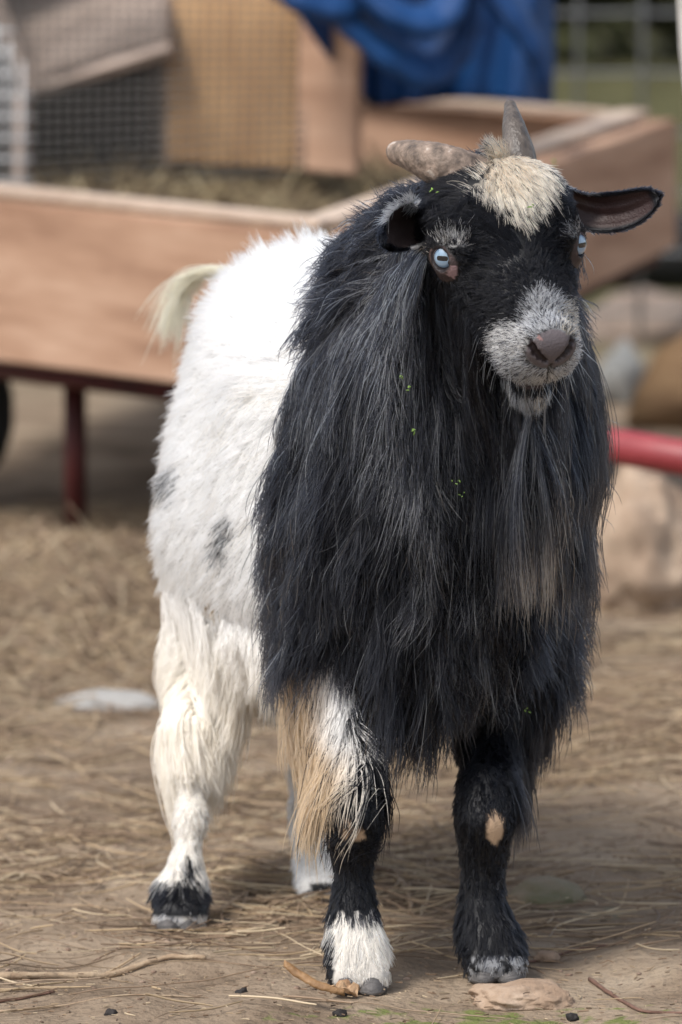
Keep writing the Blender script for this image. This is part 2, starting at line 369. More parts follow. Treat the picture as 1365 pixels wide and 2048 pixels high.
def gsamp(P):
    q = (P-LO)/HS; q = np.clip(q, 0, SN-1.001); i = q.astype(int); f = (q-i)
    o = 0
    for c in ((0, 0, 0), (0, 0, 1), (0, 1, 0), (0, 1, 1), (1, 0, 0), (1, 0, 1), (1, 1, 0), (1, 1, 1)):
        wt = np.prod(np.where(c, f, 1-f), axis=-1); o = o+wt*SD[i[..., 0]+c[0], i[..., 1]+c[1], i[..., 2]+c[2]]
    return o
def grad(P, e=.004):
    g = np.stack([gsamp(P+np.eye(3)[i]*e)-gsamp(P-np.eye(3)[i]*e) for i in range(3)], -1); return nrm(g)
# body mesh: 4 mm everywhere, 1.6 mm on the head (same field, carved); both cut by one plane of the neck and merged by overlap
hp = [H(0, .14, 0), H(0, -.05, .03)]
hlo = np.min([H(a, b_, c_) for a in (-.07, .07) for b_ in (-.05, .155) for c_ in (-.09, .06)], 0); hhi = np.max([H(a, b_, c_) for a in (-.07, .07) for b_ in (-.05, .155) for c_ in (-.09, .06)], 0)
HFD, HN = field(.0017, hlo, hhi, prims, .04)
X, Y, Z = np.meshgrid(*[hlo[i]+.0017*np.arange(HN[i]) for i in range(3)], indexing='ij'); PP = np.stack([X, Y, Z], -1)
HFD = carve(PP, HFD.astype(np.float64)).astype(np.float32)
del X, Y, Z, PP
BF = SD.copy()
X, Y, Z = np.meshgrid(*[LO[i]+HS*np.arange(SN[i]) for i in range(3)], indexing='ij')
bc, bh = (hlo+hhi)/2, (hhi-hlo)/2-.010
box = np.maximum(np.maximum(np.abs(X-bc[0])-bh[0], np.abs(Y-bc[1])-bh[1]), np.abs(Z-bc[2])-bh[2])
BF = np.maximum(BF, -box).astype(np.float32); del X, Y, Z, box
Pb, Qb = surface_nets(BF, LO, HS); Ph, Qh = surface_nets(HFD, hlo, .0017)
goat = empty('goat', ((fl[0]+fr[0])/2, (fl[1]+hl[1])/2, 0), 'shaggy black and white goat with pale blue eyes, two horns and a long beard', 'goat')
# ---- ears: cupped leaves with thickness
def ear(base, axis_pts, width, open_dir, cup, n=22, m=14, th=.0022):
    ax = catmull([np.array(p) for p in axis_pts], n//(len(axis_pts)-1)); n = len(ax); V = []; Fq = []
    for side in (0, 1):
        for i, c in enumerate(ax):
            t = i/(n-1); T = nrm(ax[min(i+1, n-1)]-ax[max(i-1, 0)]); W_ = nrm(np.cross(open_dir, T)); Nn = nrm(np.cross(T, W_))
            if Nn@open_dir < 0: Nn = -Nn
            wd = width(t); 
            for j in range(m):
                s = -1+2*j/(m-1); curl = cup(t)
                ang = s*curl; rr = wd/max(curl, .2)
                p = c+W_*math.sin(ang)*rr-Nn*(math.cos(ang)-math.cos(curl))*rr*1.0
                p = p - Nn*(th*(1-abs(s)**3)*side) + (Nn*.0016*math.sin(s*11)*(1-abs(s))*min(1, 3*(1-t)) if side == 0 else 0)
                V.append(p)
    for side in (0, 1):
        for i in range(n-1):
            for j in range(m-1):
                a = side*n*m+i*m+j; f = (a, a+1, a+m+1, a+m); Fq.append(f if side == 0 else f[::-1])
    for i in range(n-1):
        for j in (0, m-1):
            a, b_ = i*m+j, n*m+i*m+j; Fq.append((a, a+m, b_+m, b_))
    for j in range(m-1): a = (n-1)*m+j; Fq.append((a, a+1, n*m+a+1, n*m+a))
    return np.array(V), Fq, n, m
wE = lambda W: (lambda t: W*(.45+.55*math.sin(min(1, t/.45)*math.pi/2)) * (1 if t < .55 else math.sqrt(max(.02, 1-((t-.55)/.455)**2))))
eR = ear(None, [H(.036, -.040, .022), at(1165, 420, -.035), at(1240, 422, -.045), at(1316, 392, -.055)], wE(.0165), nrm(np.array([-.25, -1, -.05])), lambda t: 1.25-.45*t)
eL = ear(None, [H(-.042, -.045, .012), at(848, 438, -.075), at(815, 452, -.105), at(778, 482, -.132)], wE(.0255), nrm(np.array([.25, -.75, .12])), lambda t: 1.75-.25*t)
V = [Pb, Ph, eR[0], eL[0]]; offs = np.cumsum([0]+[len(v) for v in V])
faces = (Qb+offs[0]).tolist()+(Qh+offs[1]).tolist()+[tuple(i+offs[2] for i in f) for f in eR[1]]+[tuple(i+offs[3] for i in f) for f in eL[1]]
V = np.concatenate(V)
bme = bpy.data.meshes.new('body'); bme.from_pydata(V.tolist(), [], faces); bme.polygons.foreach_set('use_smooth', [True]*len(bme.polygons))
# ---- coat colours, by place on the animal
BLK, WHT, CRM, TAN, GRY = [np.array(c) for c in ((.006, .0065, .009), (.965, .955, .935), (.85, .76, .62), (.55, .34, .16), (.48, .49, .51))]
def inpoly(px, py, poly):
    ins = np.zeros(px.shape, bool); n = len(poly)
    for i in range(n):
        x1, y1 = poly[i]; x2, y2 = poly[(i+1) % n]
        if y1 == y2: continue
        c = ((y1 > py) != (y2 > py)) & (px < (x2-x1)*(py-y1)/(y2-y1)+x1); ins ^= c
    return ins
def blob(px, py, x, y, rx, ry, rot=0):
    a = R(rot); dx, dy = px-x, py-y; u = dx*math.cos(a)+dy*math.sin(a); v = -dx*math.sin(a)+dy*math.cos(a)
    return np.sqrt((u/rx)**2+(v/ry)**2)
def BND(py): return np.interp(py, [350, 500, 680, 850, 1050, 1280, 1370, 1480], [710, 655, 625, 568, 540, 532, 550, 560])
bax = nrm(at(620, 900, .42)-at(850, 900, .06))
def coat(P, jit=True):
    """colour of the coat at skin points P (N,3): returns colour and per-hair probabilities already drawn"""
    n = len(P); px, py = proj(P); rn = rng.random(n); px = px+rng.normal(0, 6, n)*jit; py = py+rng.normal(0, 6, n)*jit
    c = np.tile(WHT, (n, 1)); s = (P-at(850, 900, .06))@bax + rng.normal(0, .006, n)*jit
    hf_ = (P-hdC)@HF; hu_ = (P-hdC)@HU; hr_ = (P-hdC)@HR
    head = (hf_ > -.09) & (np.linalg.norm(P-hdC, axis=1) < .2) & (P[:, 2] > .45)
    black = (px > BND(py)+22) & (s < .19) & (P[:, 2] > .20)
    c[black | head] = BLK
    Yv = P[:, 1]
    def put(mask, col, p=1.0, jt=.10):
        k = mask & (rn < p); c[k] = col*(1+rng.normal(0, jt, (k.sum(), 1))*jit)
    st = vnoise(P[:, 0]+P[:, 1], P[:, 2]*1.3, 55, 8)+.5*vnoise(P[:, 0], P[:, 2], 160, 9); put((st > .38) & ~black & ~head, WHT*.62+CRM*.3, .35)
    # flank spots
    for x, y, rx, ry, ro_ in ((337, 968, 20, 32, 20), (448, 1078, 17, 48, 12)):
        k = (blob(px, py, x, y, rx, ry, ro_) < 1) & (Yv > .12); put(k, BLK+.03, .6)
    put((blob(px, py, 420, 1218, 12, 10) < 1) & (Yv > .12), TAN*.5, .7)
    low = P[:, 2] < .31
    # front legs
    L1 = (P[:, 2] < .27) & (np.abs(px-710) < 130) & (Yv < .12); 
    put(L1, BLK); put(L1 & (py < 1570) & (px < 735), CRM); put(L1 & (py < 1560) & (px < 745), WHT)
    put(L1 & (py > 1832+10*np.sin(px*.2)), CRM*.5+WHT*.5); put(L1 & (py > 1870) & (px < 668), BLK)
    L2 = (P[:, 2] < .27) & (px > 850) & (Yv < .16); put(L2, BLK); put(L2 & (py > 1912) & (px > 940), GRY*.9, .55)
    # hind legs
    Hl = (P[:, 2] < .225) & (Yv > .12) & (px < 520); put(Hl, CRM*.55+WHT*.5); put(Hl & (py < 1560), CRM*.6+WHT*.45, .8)
    put(Hl & (py > 1765) & (py < 1832), BLK); put((blob(px, py, 376, 1745, 14, 30) < 1) & Hl, BLK, .8); put(Hl & (py >= 1832), GRY*1.2, .6); put(Hl & (py >= 1832) & (rn < .4), WHT)
    Hr = (P[:, 2] < .225) & (Yv > .12) & (px >= 520) & (px < 760); put(Hr, WHT); put(Hr & (py > 1765) & (px > 620), BLK)
    # belly slightly warm
    bl = ~black & ~head & (Yv > .1) & (P[:, 2] < .24) & ~Hl & ~Hr; put(bl, WHT*.6+CRM*.4, .5)
    # face
    fc = head & (Yv < .06)
    pxj, pyj = px+rng.normal(0, 7, n)*jit, py+rng.normal(0, 7, n)*jit
    put(fc & inpoly(pxj, pyj, [(985, 283), (1040, 296), (1075, 306), (1108, 345), (1100, 390), (1078, 412), (1048, 448), (1015, 428), (985, 400), (938, 376), (975, 352)]), CRM*1.0, .96)
    put(fc & (blob(pxj, pyj, 1015, 338, 50, 42) < 1), CRM*.6+TAN*.45, .6)
    muz = inpoly(px, py, [(1075, 572), (1112, 582), (1140, 610), (1170, 640), (1180, 790), (1100, 815), (1040, 790), (985, 720), (988, 672), (1042, 640), (1052, 600)])
    put(fc & muz, GRY*1.0, .72); put(fc & muz & (rng.random(n) < .30), GRY*1.3)
    put(fc & (blob(px, py, 1015, 680, 42, 38) < 1), GRY*1.1+CRM*.25, .75)
    put(fc & (blob(px, py, 1140, 640, 18, 40) < 1), CRM*.8, .6)
    mth_ = fc & (hf_ > .045) & (np.abs(hu_+.0515+.14*np.clip(.115-hf_, 0, .05)) < .0068); put(mth_, BLK, .9)
    put(fc & (hf_ > .062) & (hu_ < -.061), GRY*.8, .75)
    put(fc & (blob(px, py, 1088, 800, 16, 14) < 1), CRM*.9, .7); 
    put(fc & (blob(px, py, 905, 478, 34, 17, 8) < 1), WHT*.8, .62); put(fc & (blob(px, py, 1150, 460, 14, 18) < 1), GRY, .5)
    put(fc & (blob(px, py, 905, 330, 34, 40, -20) < 1) & (hf_ > -.03), BLK)
    put(inpoly(px, py, [(800, 500), (845, 520), (845, 600), (815, 640), (790, 720), (745, 720), (740, 620), (765, 560)]) & (Yv < .1), GRY*1.35, .45)
    put(fc & (blob(px, py, 822, 500, 26, 30) < 1), CRM*.95+WHT*.1, .75)
    return c
def bare(P):                            # naked skin: eyelids, nose pad, lips, knees, ear insides
    px, py = proj(P); q = P-hdC; r_, f_, u_ = q@HR, q@HF, q@HU
    m = np.zeros(len(P), bool)
    for s in (-1, 1):
        n, t, u = eye_frame(s); e = P-EYE[s]; x, y, z = e@t, e@u, e@n
        m |= (np.sqrt(((x-.003)/.0140)**2+((y+.0025*(1 if u[2] > 0 else -1))/.0130)**2) < 1) & (z > -.01) & (np.abs(z) < .03)
    m |= (f_ > .100) & (((r_)/.0190)**2+((u_+.003)/.0140)**2+(np.maximum(.116-f_, 0)/.019)**2 < 1)
    m |= (np.abs(u_+.0490+.14*np.clip(.115-f_, 0, .05)) < .0052) & (f_ > .056)
    for x, y, rx, ry in ((706, 1664, 25, 21), (990, 1655, 20, 31)):
        m |= (blob(px, py, x, y, rx, ry) < 1) & (P[:, 2] < .25) & (P[:, 1] < .1)
    return m
vc = coat(V, False)*.6; pv = proj(V)
bz = bare(V); q = V-hdC; hdv = np.linalg.norm(q, axis=1) < .2; vc[hdv & (V[:, 2] > .45)] *= .4; f_ = q@HF
vc[bz] = np.array((.044, .030, .029)); 
knee = bz & (V[:, 2] < .3); vc[knee] = np.array((.46, .32, .21))
nose = bz & hdv & (f_ > .095); vc[nose] = np.array((.100, .084, .089))
lip = bz & hdv & (f_ > .04) & ((q@HU) < -.0300); vc[lip] = np.array((.05, .03, .03))
tc_ = nose & (blob(*pv, 1078, 672, 5, 11, -20) < 1); vc[tc_] = np.array((.26, .15, .14))
for s in (-1, 1):
    for r0, f0, u0, rr in ((.0056, .1200, -.0090, .0030), (.0088, .1196, -.0062, .0036), (.0120, .1180, -.0025, .0040), (.0146, .1155, .0015, .0038)):
        vc[nose & (np.linalg.norm(V-H(s*r0, f0, u0), axis=1) < rr)] = np.array((.018, .011, .012))
    n_, t_, u_ = eye_frame(s); e = V-EYE[s]; d = (blob(e@t_, e@u_, 0, 0, .0115, .0092) < 1) & (np.abs(e@n_) < .02); vc[d & bz] = np.array((.085, .055, .050))
    d = ((e@t_) > .011) & ((e@t_) < .019) & (np.abs((e@u_)) < .005) & (np.abs(e@n_) < .02); vc[d & bz & (s < 0)] = np.array((.26, .17, .17)); d = (blob(e@t_, e@u_, 0, 0, .0104, .0090) < 1) & (np.abs(e@n_) < .02); vc[d & bz] = np.array((.016, .012, .013))
vc[(pv[0] > 0) & (np.arange(len(V)) >= offs[2])] = BLK*1.2
nE = len(eR[0])//2
vc[offs[2]:offs[2]+nE] = np.array((.036, .019, .018)); vc[offs[3]:offs[3]+nE] = np.array((.034, .022, .019))
for o_, e_ in ((offs[2], eR), (offs[3], eL)):
    mI = e_[3]
    for i in range(nE):
        s = abs(-1+2*(i % mI)/(mI-1)); 
        if s > .8 or i//mI > e_[2]*.9: vc[o_+i] = BLK
att = bme.attributes.new('col', 'FLOAT_COLOR', 'POINT'); c4 = np.ones((len(V), 4), np.float32); c4[:, :3] = vc; att.data.foreach_set('color', c4.ravel())
skin_m = col_mat('skin', rough=.5, spec=.35, bump=.6, bscale=620)
body = link('body', bme, skin_m, goat)
# ---- eyes
em = mat('eye', rough=.06, spec=.6); N, L, b = nodes(em)
tc = N.new('ShaderNodeTexCoord'); sp = N.new('ShaderNodeSeparateXYZ'); L.new(tc.outputs['Object'], sp.inputs[0])
def mth(op, a, b_=None, c_=None):
    nd = N.new('ShaderNodeMath'); nd.operation = op
    for i, v in enumerate((a, b_, c_)):
        if v is None: continue
        if isinstance(v, (int, float)): nd.inputs[i].default_value = v
        else: L.new(v, nd.inputs[i])
    return nd.outputs[0]
xx = mth('DIVIDE', sp.outputs[0], .0044); yy = mth('DIVIDE', sp.outputs[1], .0019)
pup = mth('ADD', mth('POWER', mth('ABSOLUTE', xx), 4.0), mth('POWER', mth('ABSOLUTE', yy), 4.0))
pm = mth('LESS_THAN', pup, 1.0)
rr = mth('SQRT', mth('ADD', mth('MULTIPLY', sp.outputs[0], sp.outputs[0]), mth('MULTIPLY', sp.outputs[1], sp.outputs[1])))
cr = N.new('ShaderNodeValToRGB'); L.new(mth('DIVIDE', rr, .0125), cr.inputs[0]); e = cr.color_ramp.elements
for k, (p, c_) in enumerate([(.0, (.17, .26, .37)), (.42, (.25, .36, .48)), (.54, (.15, .22, .31)), (.60, (.02, .025, .035)), (.72, (.10, .075, .075))]):
    el = e[k] if k < 2 else e.new(p); el.position = p; el.color = (*c_, 1)
wv = N.new('ShaderNodeTexNoise'); wv.inputs['Scale'].default_value = 900; L.new(tc.outputs['Object'], wv.inputs[0])
m1 = N.new('ShaderNodeMix'); m1.data_type = 'RGBA'; m1.blend_type = 'MULTIPLY'; m1.inputs[0].default_value = .5; L.new(cr.outputs[0], m1.inputs[6]); L.new(wv.outputs[0], m1.inputs[7])
m2 = N.new('ShaderNodeMix'); m2.data_type = 'RGBA'; L.new(pm, m2.inputs[0]); L.new(cr.outputs[0], m2.inputs[6]); m2.inputs[7].default_value = (.006, .008, .012, 1)
L.new(m2.outputs[2], b.inputs['Base Color']); b.inputs['Coat Weight'].default_value = 1; b.inputs['Coat Roughness'].default_value = .02
for s in (-1, 1):
    bm = bmesh.new(); bmesh.ops.create_uvsphere(bm, u_segments=40, v_segments=24, radius=.0125)
    o = obj('eye', bm, em); n_, t_, u_ = eye_frame(s)
    Mx = Matrix(((t_[0], u_[0], n_[0]), (t_[1], u_[1], n_[1]), (t_[2], u_[2], n_[2]))).to_4x4()
    # the eye looks towards the camera a little; the slit lies level
    look = nrm(n_*.85+nrm(CAM-EYE[s])*(.3 if s < 0 else .1)); lev = nrm(np.array([math.cos(.05), 0, math.sin(.05)*s*0])-look*look[0]); up_ = np.cross(look, lev)
    Mx = Matrix(((lev[0], up_[0], look[0]), (lev[1], up_[1], look[1]), (lev[2], up_[2], look[2]))).to_4x4()
    Mx.translation = Vector(EYE[s]-n_*(.0018 if s < 0 else .0006))
    o.parent = goat; o.matrix_world = Matrix.Identity(4); o.matrix_local = Matrix.Translation(-goat.location) @ Mx
# ---- horns
def horn(pts, rads, flat, mtl, twist=0):
    P_ = catmull(pts, 10); R_ = [float(np.interp(i/(len(P_)-1)*(len(rads)-1), range(len(rads)), rads)) for i in range(len(P_))]
    # rounded tip
    k = 6; T = nrm(P_[-1]-P_[-2]); r = R_[-1]
    for j in range(1, k+1):
        a = j/k*math.pi/2*.97; P_.append(P_[-1]*0+np.array(pts[-1])+T*r*math.sin(a)); R_.append(r*math.cos(a))
    R_ = [r*(1+.012*math.sin(i*1.9)+.010*math.sin(i*4.3+1)) for i, r in enumerate(R_)]
    bm = tube(bmesh.new(), P_, R_, 24, flat)
    for v in bm.verts:
        nn = noise.noise(v.co*90); v.co += v.co.normalized()*0+Vector((nn, noise.noise(v.co*90+Vector((5, 1, 2))), noise.noise(v.co*90+Vector((1, 7, 2)))))*.0005
    return obj('horn', bm, mtl, goat)
hm1 = ramp_mat('horn_tan', [(.30, (.055, .042, .036)), (.47, (.17, .128, .10)), (.60, (.28, .21, .165)), (.72, (.52, .45, .39))], scale=85, rough=.68, bump=.9, bscale=200, dist=.002, spec=.4)
hm2 = ramp_mat('horn_grey', [(.3, (.035, .028, .025)), (.5, (.09, .073, .06)), (.62, (.15, .125, .108)), (.8, (.34, .30, .27))], scale=45, stretch=(1.5, 1.5, .5), rough=.38, bump=.8, bscale=200, dist=.002, spec=.5)
h1 = horn([at(990, 370, -.030), at(945, 354, -.054), at(905, 341, -.064), at(868, 326, -.061), at(830, 313, -.048), at(799, 306, -.033)], [.0165, .0200, .0208, .0182, .0140, .0104], .86, hm1)
h1['label'] = 'thick tan horn curling back to the left'
h2 = horn([at(1045, 355, -.03), at(1037, 300, -.022), at(1028, 255, -.010), at(1021, 212, .008)], [.0140, .0120, .0090, .0046], 1.0, hm2)
h2['label'] = 'upright dark grey horn'
# ---- hooves
hoof_m = ramp_mat('hoof', [(.3, (.05, .048, .048)), (.7, (.17, .16, .155))], scale=60, stretch=(1, 1, 4), rough=.6, bump=.4)
def hoof(c, w, d, h_):
    bm = bmesh.new(); rings = []
    for z, k, fy in ((0, 1.0, 0), (.003, 1.03, 0), (h_*.6, .9, .003), (h_, .72, .006)):
        rings.append([bm.verts.new(Vector((c[0]+w*k*math.cos(a), c[1]+fy+d*k*math.sin(a)*(1 if math.sin(a) > 0 else 1.25), z+.001))) for a in np.linspace(0, 2*math.pi, 18, endpoint=False)])
    for r0, r1 in zip(rings, rings[1:]):
        for k in range(18): bm.faces.new((r0[k], r0[(k+1) % 18], r1[(k+1) % 18], r1[k]))
    bm.faces.new(rings[0][::-1]); bm.faces.new(rings[-1])
    return obj('hoof', bm, hoof_m, goat)
for f, sp_ in ((fl, 25), (fr, 27), (hl, 21), (hr, 19)):
    for s in (-1, 1): hoof((f[0]+s*sp_/S0, f[1]-.010), .0118, .017, .020)
# ------------------------------------------------------------------ FUR
tri = np.array([[f[0], f[1], f[2]] for f in faces]+[[f[0], f[2], f[3]] for f in faces if len(f) == 4 or len(f) > 3])
nfb = len(Qb)+len(Qh)                   # body and head faces only
is_b = np.concatenate([np.arange(len(faces)) < nfb]*2)[:len(tri)]
tb = tri[is_b]; A_, B_, C_ = V[tb[:, 0]], V[tb[:, 1]], V[tb[:, 2]]; cr_ = np.cross(B_-A_, C_-A_); area = np.linalg.norm(cr_, axis=1)/2; cen = (A_+B_+C_)/3
fn = cr_/np.maximum(2*area[:, None], 1e-12)
def roots(n, weight):
    w_ = area*weight(cen)*(np.abs(gsamp(cen)) < .004+.03*(np.linalg.norm(cen-hdC, axis=1) < .02)); w_ = w_/w_.sum(); i = rng.choice(len(tb), n, p=w_); u, v = rng.random((2, n, 1)); fl_ = u+v > 1
    u, v = np.where(fl_, 1-u, u), np.where(fl_, 1-v, v)
    P = A_[i]+(B_-A_)[i]*u+(C_-A_)[i]*v; return P, grad(P, .005)
def grow(P0, Nn, comb, Ln, off, grav, lift, nseg, stiff=1.0, wig=0.0):
    """drape strands over the body field: comb (N,3), Ln, off (N,)"""
    n = len(P0); P = np.zeros((n, nseg, 3)); p = P0-Nn*.0015; P[:, 0] = p
    cb = comb-Nn*np.sum(comb*Nn, 1, keepdims=True)*.9; d = nrm(nrm(cb)+Nn*lift[:, None] if hasattr(lift, '__len__') else nrm(cb)+Nn*lift)
    g = np.array([0, 0, -1.0]); wob = rng.normal(0, 1, (n, 3))
    for i in range(1, nseg):
        t = i/(nseg-1)
        wob = nrm(wob+rng.normal(0, .6, (n, 3)))
        d = nrm(d*stiff+g*grav[:, None]+wob*wig); p = p+d*(Ln/(nseg-1))[:, None]
        s = gsamp(p); tg = off*min(1, t*2.2); k = s < tg; gr_ = grad(p[k]); p[k] += gr_*(tg[k]-s[k])[:, None]
        dd = d[k]; inn = np.minimum(np.sum(dd*gr_, 1, keepdims=True), 0); d[k] = nrm(dd-gr_*inn*.9)
        p[:, 2] = np.maximum(p[:, 2], .004)
        P[:, i] = p
    return P
def fit(g):
    """the coat hangs close: ease strands back towards the silhouette the body gives it"""
    px, py = proj(g); tt = np.linspace(0, 1, g.shape[1])[None, :]**.5
    lr = np.interp(py, [540, 640, 760, 960, 1050, 1190, 1300, 1450], [1160, 1178, 1192, 1185, 1160, 1190, 1178, 1160])
    ll = np.interp(py, [370, 470, 620, 800, 1000, 1200, 1320], [715, 650, 600, 548, 522, 515, 545])
    g[..., 0] -= np.maximum(px-lr, 0)*.85/S0*tt; g[..., 0] += np.maximum(ll-px, 0)*.85/S0*tt; return g
def locks(g, frac, k, seed=0):
    """gather neighbouring guides into tapering locks"""
    n = len(g); r_ = np.random.default_rng(seed); sup = r_.choice(n, max(4, int(n*frac)), replace=False); kd = kdtree.KDTree(len(sup))
    for i, j in enumerate(sup): kd.insert(g[j, 0], i)
    kd.balance(); idx = sup[np.array([kd.find(q_)[1] for q_ in g[:, 0]])]
    t = np.linspace(0, 1, g.shape[1])[None, :, None]; w_ = (r_.uniform(.3, 1, n)[:, None, None]*k)*t**1.1
    ls = r_.uniform(.68, 1.15, n)[idx][:, None, None]; out = g*(1-w_)+g[idx]*w_; return out[:, :1]+(out-out[:, :1])*ls
def children(guideP, n, weight, clump, spread=1.0, frizz=.0, lenv=(.6, 1.05), kink=0.0):
    """strands that follow their nearest guide and close up with it towards the tips"""
    P0, Nn = roots(n, weight); kd = kdtree.KDTree(len(guideP))
    for i, q_ in enumerate(guideP[:, 0]): kd.insert(q_, i)
    kd.balance(); idx = np.array([kd.find(q_)[1] for q_ in P0])
    return follow(P0, Nn, guideP, idx, clump, frizz, lenv, kink)+(idx,)
def follow(P0, Nn, guideP, idx, clump, frizz, lenv, kink):
    ns = guideP.shape[1]; t = np.linspace(0, 1, ns)[None, :, None]; g = guideP[idx]; n = len(P0)
    offv = (P0-Nn*.0015-g[:, 0])[:, None]
    cl = clump(n)[:, None, None] if callable(clump) else clump
    P = g+offv*(1-cl*t**.8)
    P = P+rng.normal(0, 1, (n, 1, 3))*frizz*t**1.3
    if kink: P = P+np.sin(t*rng.uniform(4, 11, (n, 1, 1))+rng.uniform(0, 6.28, (n, 1, 1)))*rng.normal(0, kink, (n, 1, 3))*t
    sc_ = rng.uniform(*lenv, (n, 1, 1)); P = P[:, :1]+(P-P[:, :1])*sc_
    return P, P0
hair_m = hair_mat('hair', .25, .38); coat_m = hair_mat('coat_hair', .27, .4, soft=.22); pale_m = hair_mat('pale_hair', .3, .4, soft=.55)
ramp_r = lambda n, r: r*np.concatenate([[.8], np.ones(n-3), [.75, .25]])
# --- short coat everywhere
def zones(P):
    q = P-hdC; f_ = q@HF; u_ = q@HU; r_ = q@HR; px, py = proj(P)
    head = (f_ > -.09) & (np.linalg.norm(q, axis=1) < .2) & (P[:, 2] > .45)
    return f_, u_, r_, head, px, py
def w_short(P):
    f_, u_, r_, head, px, py = zones(P); w_ = np.ones(len(P)); w_[head] = 12.0; w_[head & (f_ > .05)] = 18.0; w_[(px < 478) & (py < 600) & (P[:, 1] > .43) & (P[:, 2] > .45)] = .03
    w_[(P[:, 2] < .22)] = 3.4; w_[P[:, 2] < .022] = 1.2; w_[bare(P)] = 0; return w_
def short_shape(P, Nn):
    f_, u_, r_, head, px, py = zones(P); n = len(P); s = (P-at(850, 900, .06))@bax
    down = np.array([0, 0, -1.0]); comb = np.tile(down*.75, (n, 1))+bax*.8; Ln = np.full(n, .022); lift = np.full(n, .38); off = np.full(n, .003)
    uk = sstep(.05, .85, Nn[:, 2]); comb = comb*(1-uk[:, None])+(bax*1.0+np.array([0, 0, .25]))*uk[:, None]; Ln = Ln+.013*uk; lift = lift+.45*uk; off = off+.005*uk
    leg = (P[:, 2] < .27); comb[leg] = down; Ln[leg] = .008; lift[leg] = .07; off[leg] = .0012; k = P[:, 2] < .065; Ln[k] = .015; lift[k] = .18; k = P[:, 2] < .028; Ln[k] = .0065; lift[k] = .1
    # head: hair runs back from the nose and down the cheeks
    k = head; side = np.abs(r_)/.05
    comb[k] = (-HF*.9+down*np.clip(side[k], 0, 1)[:, None]*1.0+HR*np.sign(r_[k])[:, None]*.3)
    Ln[k] = .0055+.012*sstep(.11, 0, f_[k]); lift[k] = .10; off[k] = .0012
    ch = k & (u_ < -.02) & (f_ < .07); comb[ch] = down*1.0-HF[None]*.3; Ln[ch] = .026; lift[ch] = .16
    jw = k & (u_ < -.04); comb[jw] = down; Ln[jw] = .026
    fr_ = k & (f_ > .045) & (u_ > -.062); Ln[fr_] = .0055; lift[fr_] = .12; lo_ = k & (f_ > .06) & (u_ <= -.062); Ln[lo_] = .014; lift[lo_] = .2; comb[lo_] = down+HF*.3
    ft = k & inpoly(px, py, [(985, 283), (1040, 296), (1075, 306), (1108, 345), (1100, 390), (1078, 412), (1048, 448), (1015, 428), (985, 400), (938, 376), (975, 352)]) & (P[:, 1] < .06)
    up_ = ft & (py < 318); dn_ = ft & ~up_
    comb[dn_] = HF*1.0+HR[None]*((px[dn_]-1010)/190)[:, None]; Ln[dn_] = .018; lift[dn_] = .14; off[dn_] = .002
    comb[ft] = comb[ft]*sstep(296, 350, py[ft])[:, None]+(np.array([-.05, -.35, 1.0])+HR[None]*((px[ft]-1010)/110)[:, None])*sstep(345, 296, py[ft])[:, None] if False else comb[ft]
    comb[up_] = np.array([-.1, -.5, .8])+HR[None]*((px[up_]-1010)/110)[:, None]; Ln[up_] = .021; lift[up_] = .5; off[up_] = .008
    for s_ in (-1, 1):
        de = np.linalg.norm(P-EYE[s_], axis=1); Ln = np.where(k, Ln*(.25+.75*sstep(.015, .032, de)), Ln)
        ek = k & (de < .030); ev = P-EYE[s_]; comb[ek] = nrm(ev[ek])
    br = k & (blob(px, py, 905, 478, 36, 18, 8) < 1); comb[br] = np.array([.1, -.2, 1.0]); Ln[br] = .010; lift[br] = .8
    return comb, Ln*rng.uniform(.75, 1.1, n), off*rng.uniform(.3, 1.6, n), lift*rng.uniform(.6, 1.4, n)
gP, gN = roots(26000, w_short); cb, Ln, off, lift = short_shape(gP, gN)
cb = nrm(cb)+rng.normal(0, 1, cb.shape)*np.where(zones(gP)[3], .07, .13)[:, None]
guid = grow(gP, gN, cb, Ln, off, np.where(gP[:, 2] > .25, .05, .12), lift, 6, wig=.08)
Pc, Pr, ix = children(guid, 330000, w_short, lambda n: rng.uniform(.0, .6, n), frizz=.0011, lenv=(.55, 1.05))
cc = coat(Pr)*np.clip(1+rng.normal(0, .12, (len(Pr), 1)), .5, 1.2)
hd_ = zones(Pr)[3]; curves('fur', Pc, ramp_r(6, 1)[None]*np.where(hd_, .00017, .00025)[:, None], np.repeat(cc[:, None], 6, 1), coat_m, goat)
# --- mane: neck, shoulders and chest
def w_mane(P):
    f_, u_, r_, head, px, py = zones(P); s = (P-at(850, 900, .06))@bax
    m = (px > BND(py)+30) & (s < .17) & (P[:, 2] > .235) & ~(head & (f_ > -.05)) & ~((px > 870) & (py < 430)) & ~((P[:, 2] < .27) & (px < 750))
    return m*1.0*(1+1.2*((P[:, 1] < .08)))*np.where(head, .5, 1)
gP, gN = roots(11000, w_mane); n = len(gP); f_, u_, r_, head, px, py = zones(gP)
down = np.array([0, 0, -1.0]); comb = np.tile(down, (n, 1))+bax*np.clip(.35*(gN[:, :1]*-1), 0, 1)*1.0+rng.normal(0, .14, (n, 3))
top = gN[:, 2] > .3; comb[top] = bax*1.0+gN[top]*.2+rng.normal(0, .2, (top.sum(), 3))
Ln = rng.uniform(.07, .115, n)*np.interp(gP[:, 2], [.22, .30, .50, .60, .7], [.55, .8, .95, .62, .42]); Ln[top] *= .6
Ln[(px > 790) & (px < 900) & (gP[:, 2] < .31)] *= 1.7
off = rng.uniform(.001, .017, n)*np.interp(gP[:, 2], [.25, .45, .6, .7], [.8, 1.0, .6, .4])
mg = grow(gP, gN, comb, Ln, off, np.full(n, .16), rng.uniform(.2, .5, n), 12, wig=.14)
mg = fit(locks(mg, .06, .75, 3))
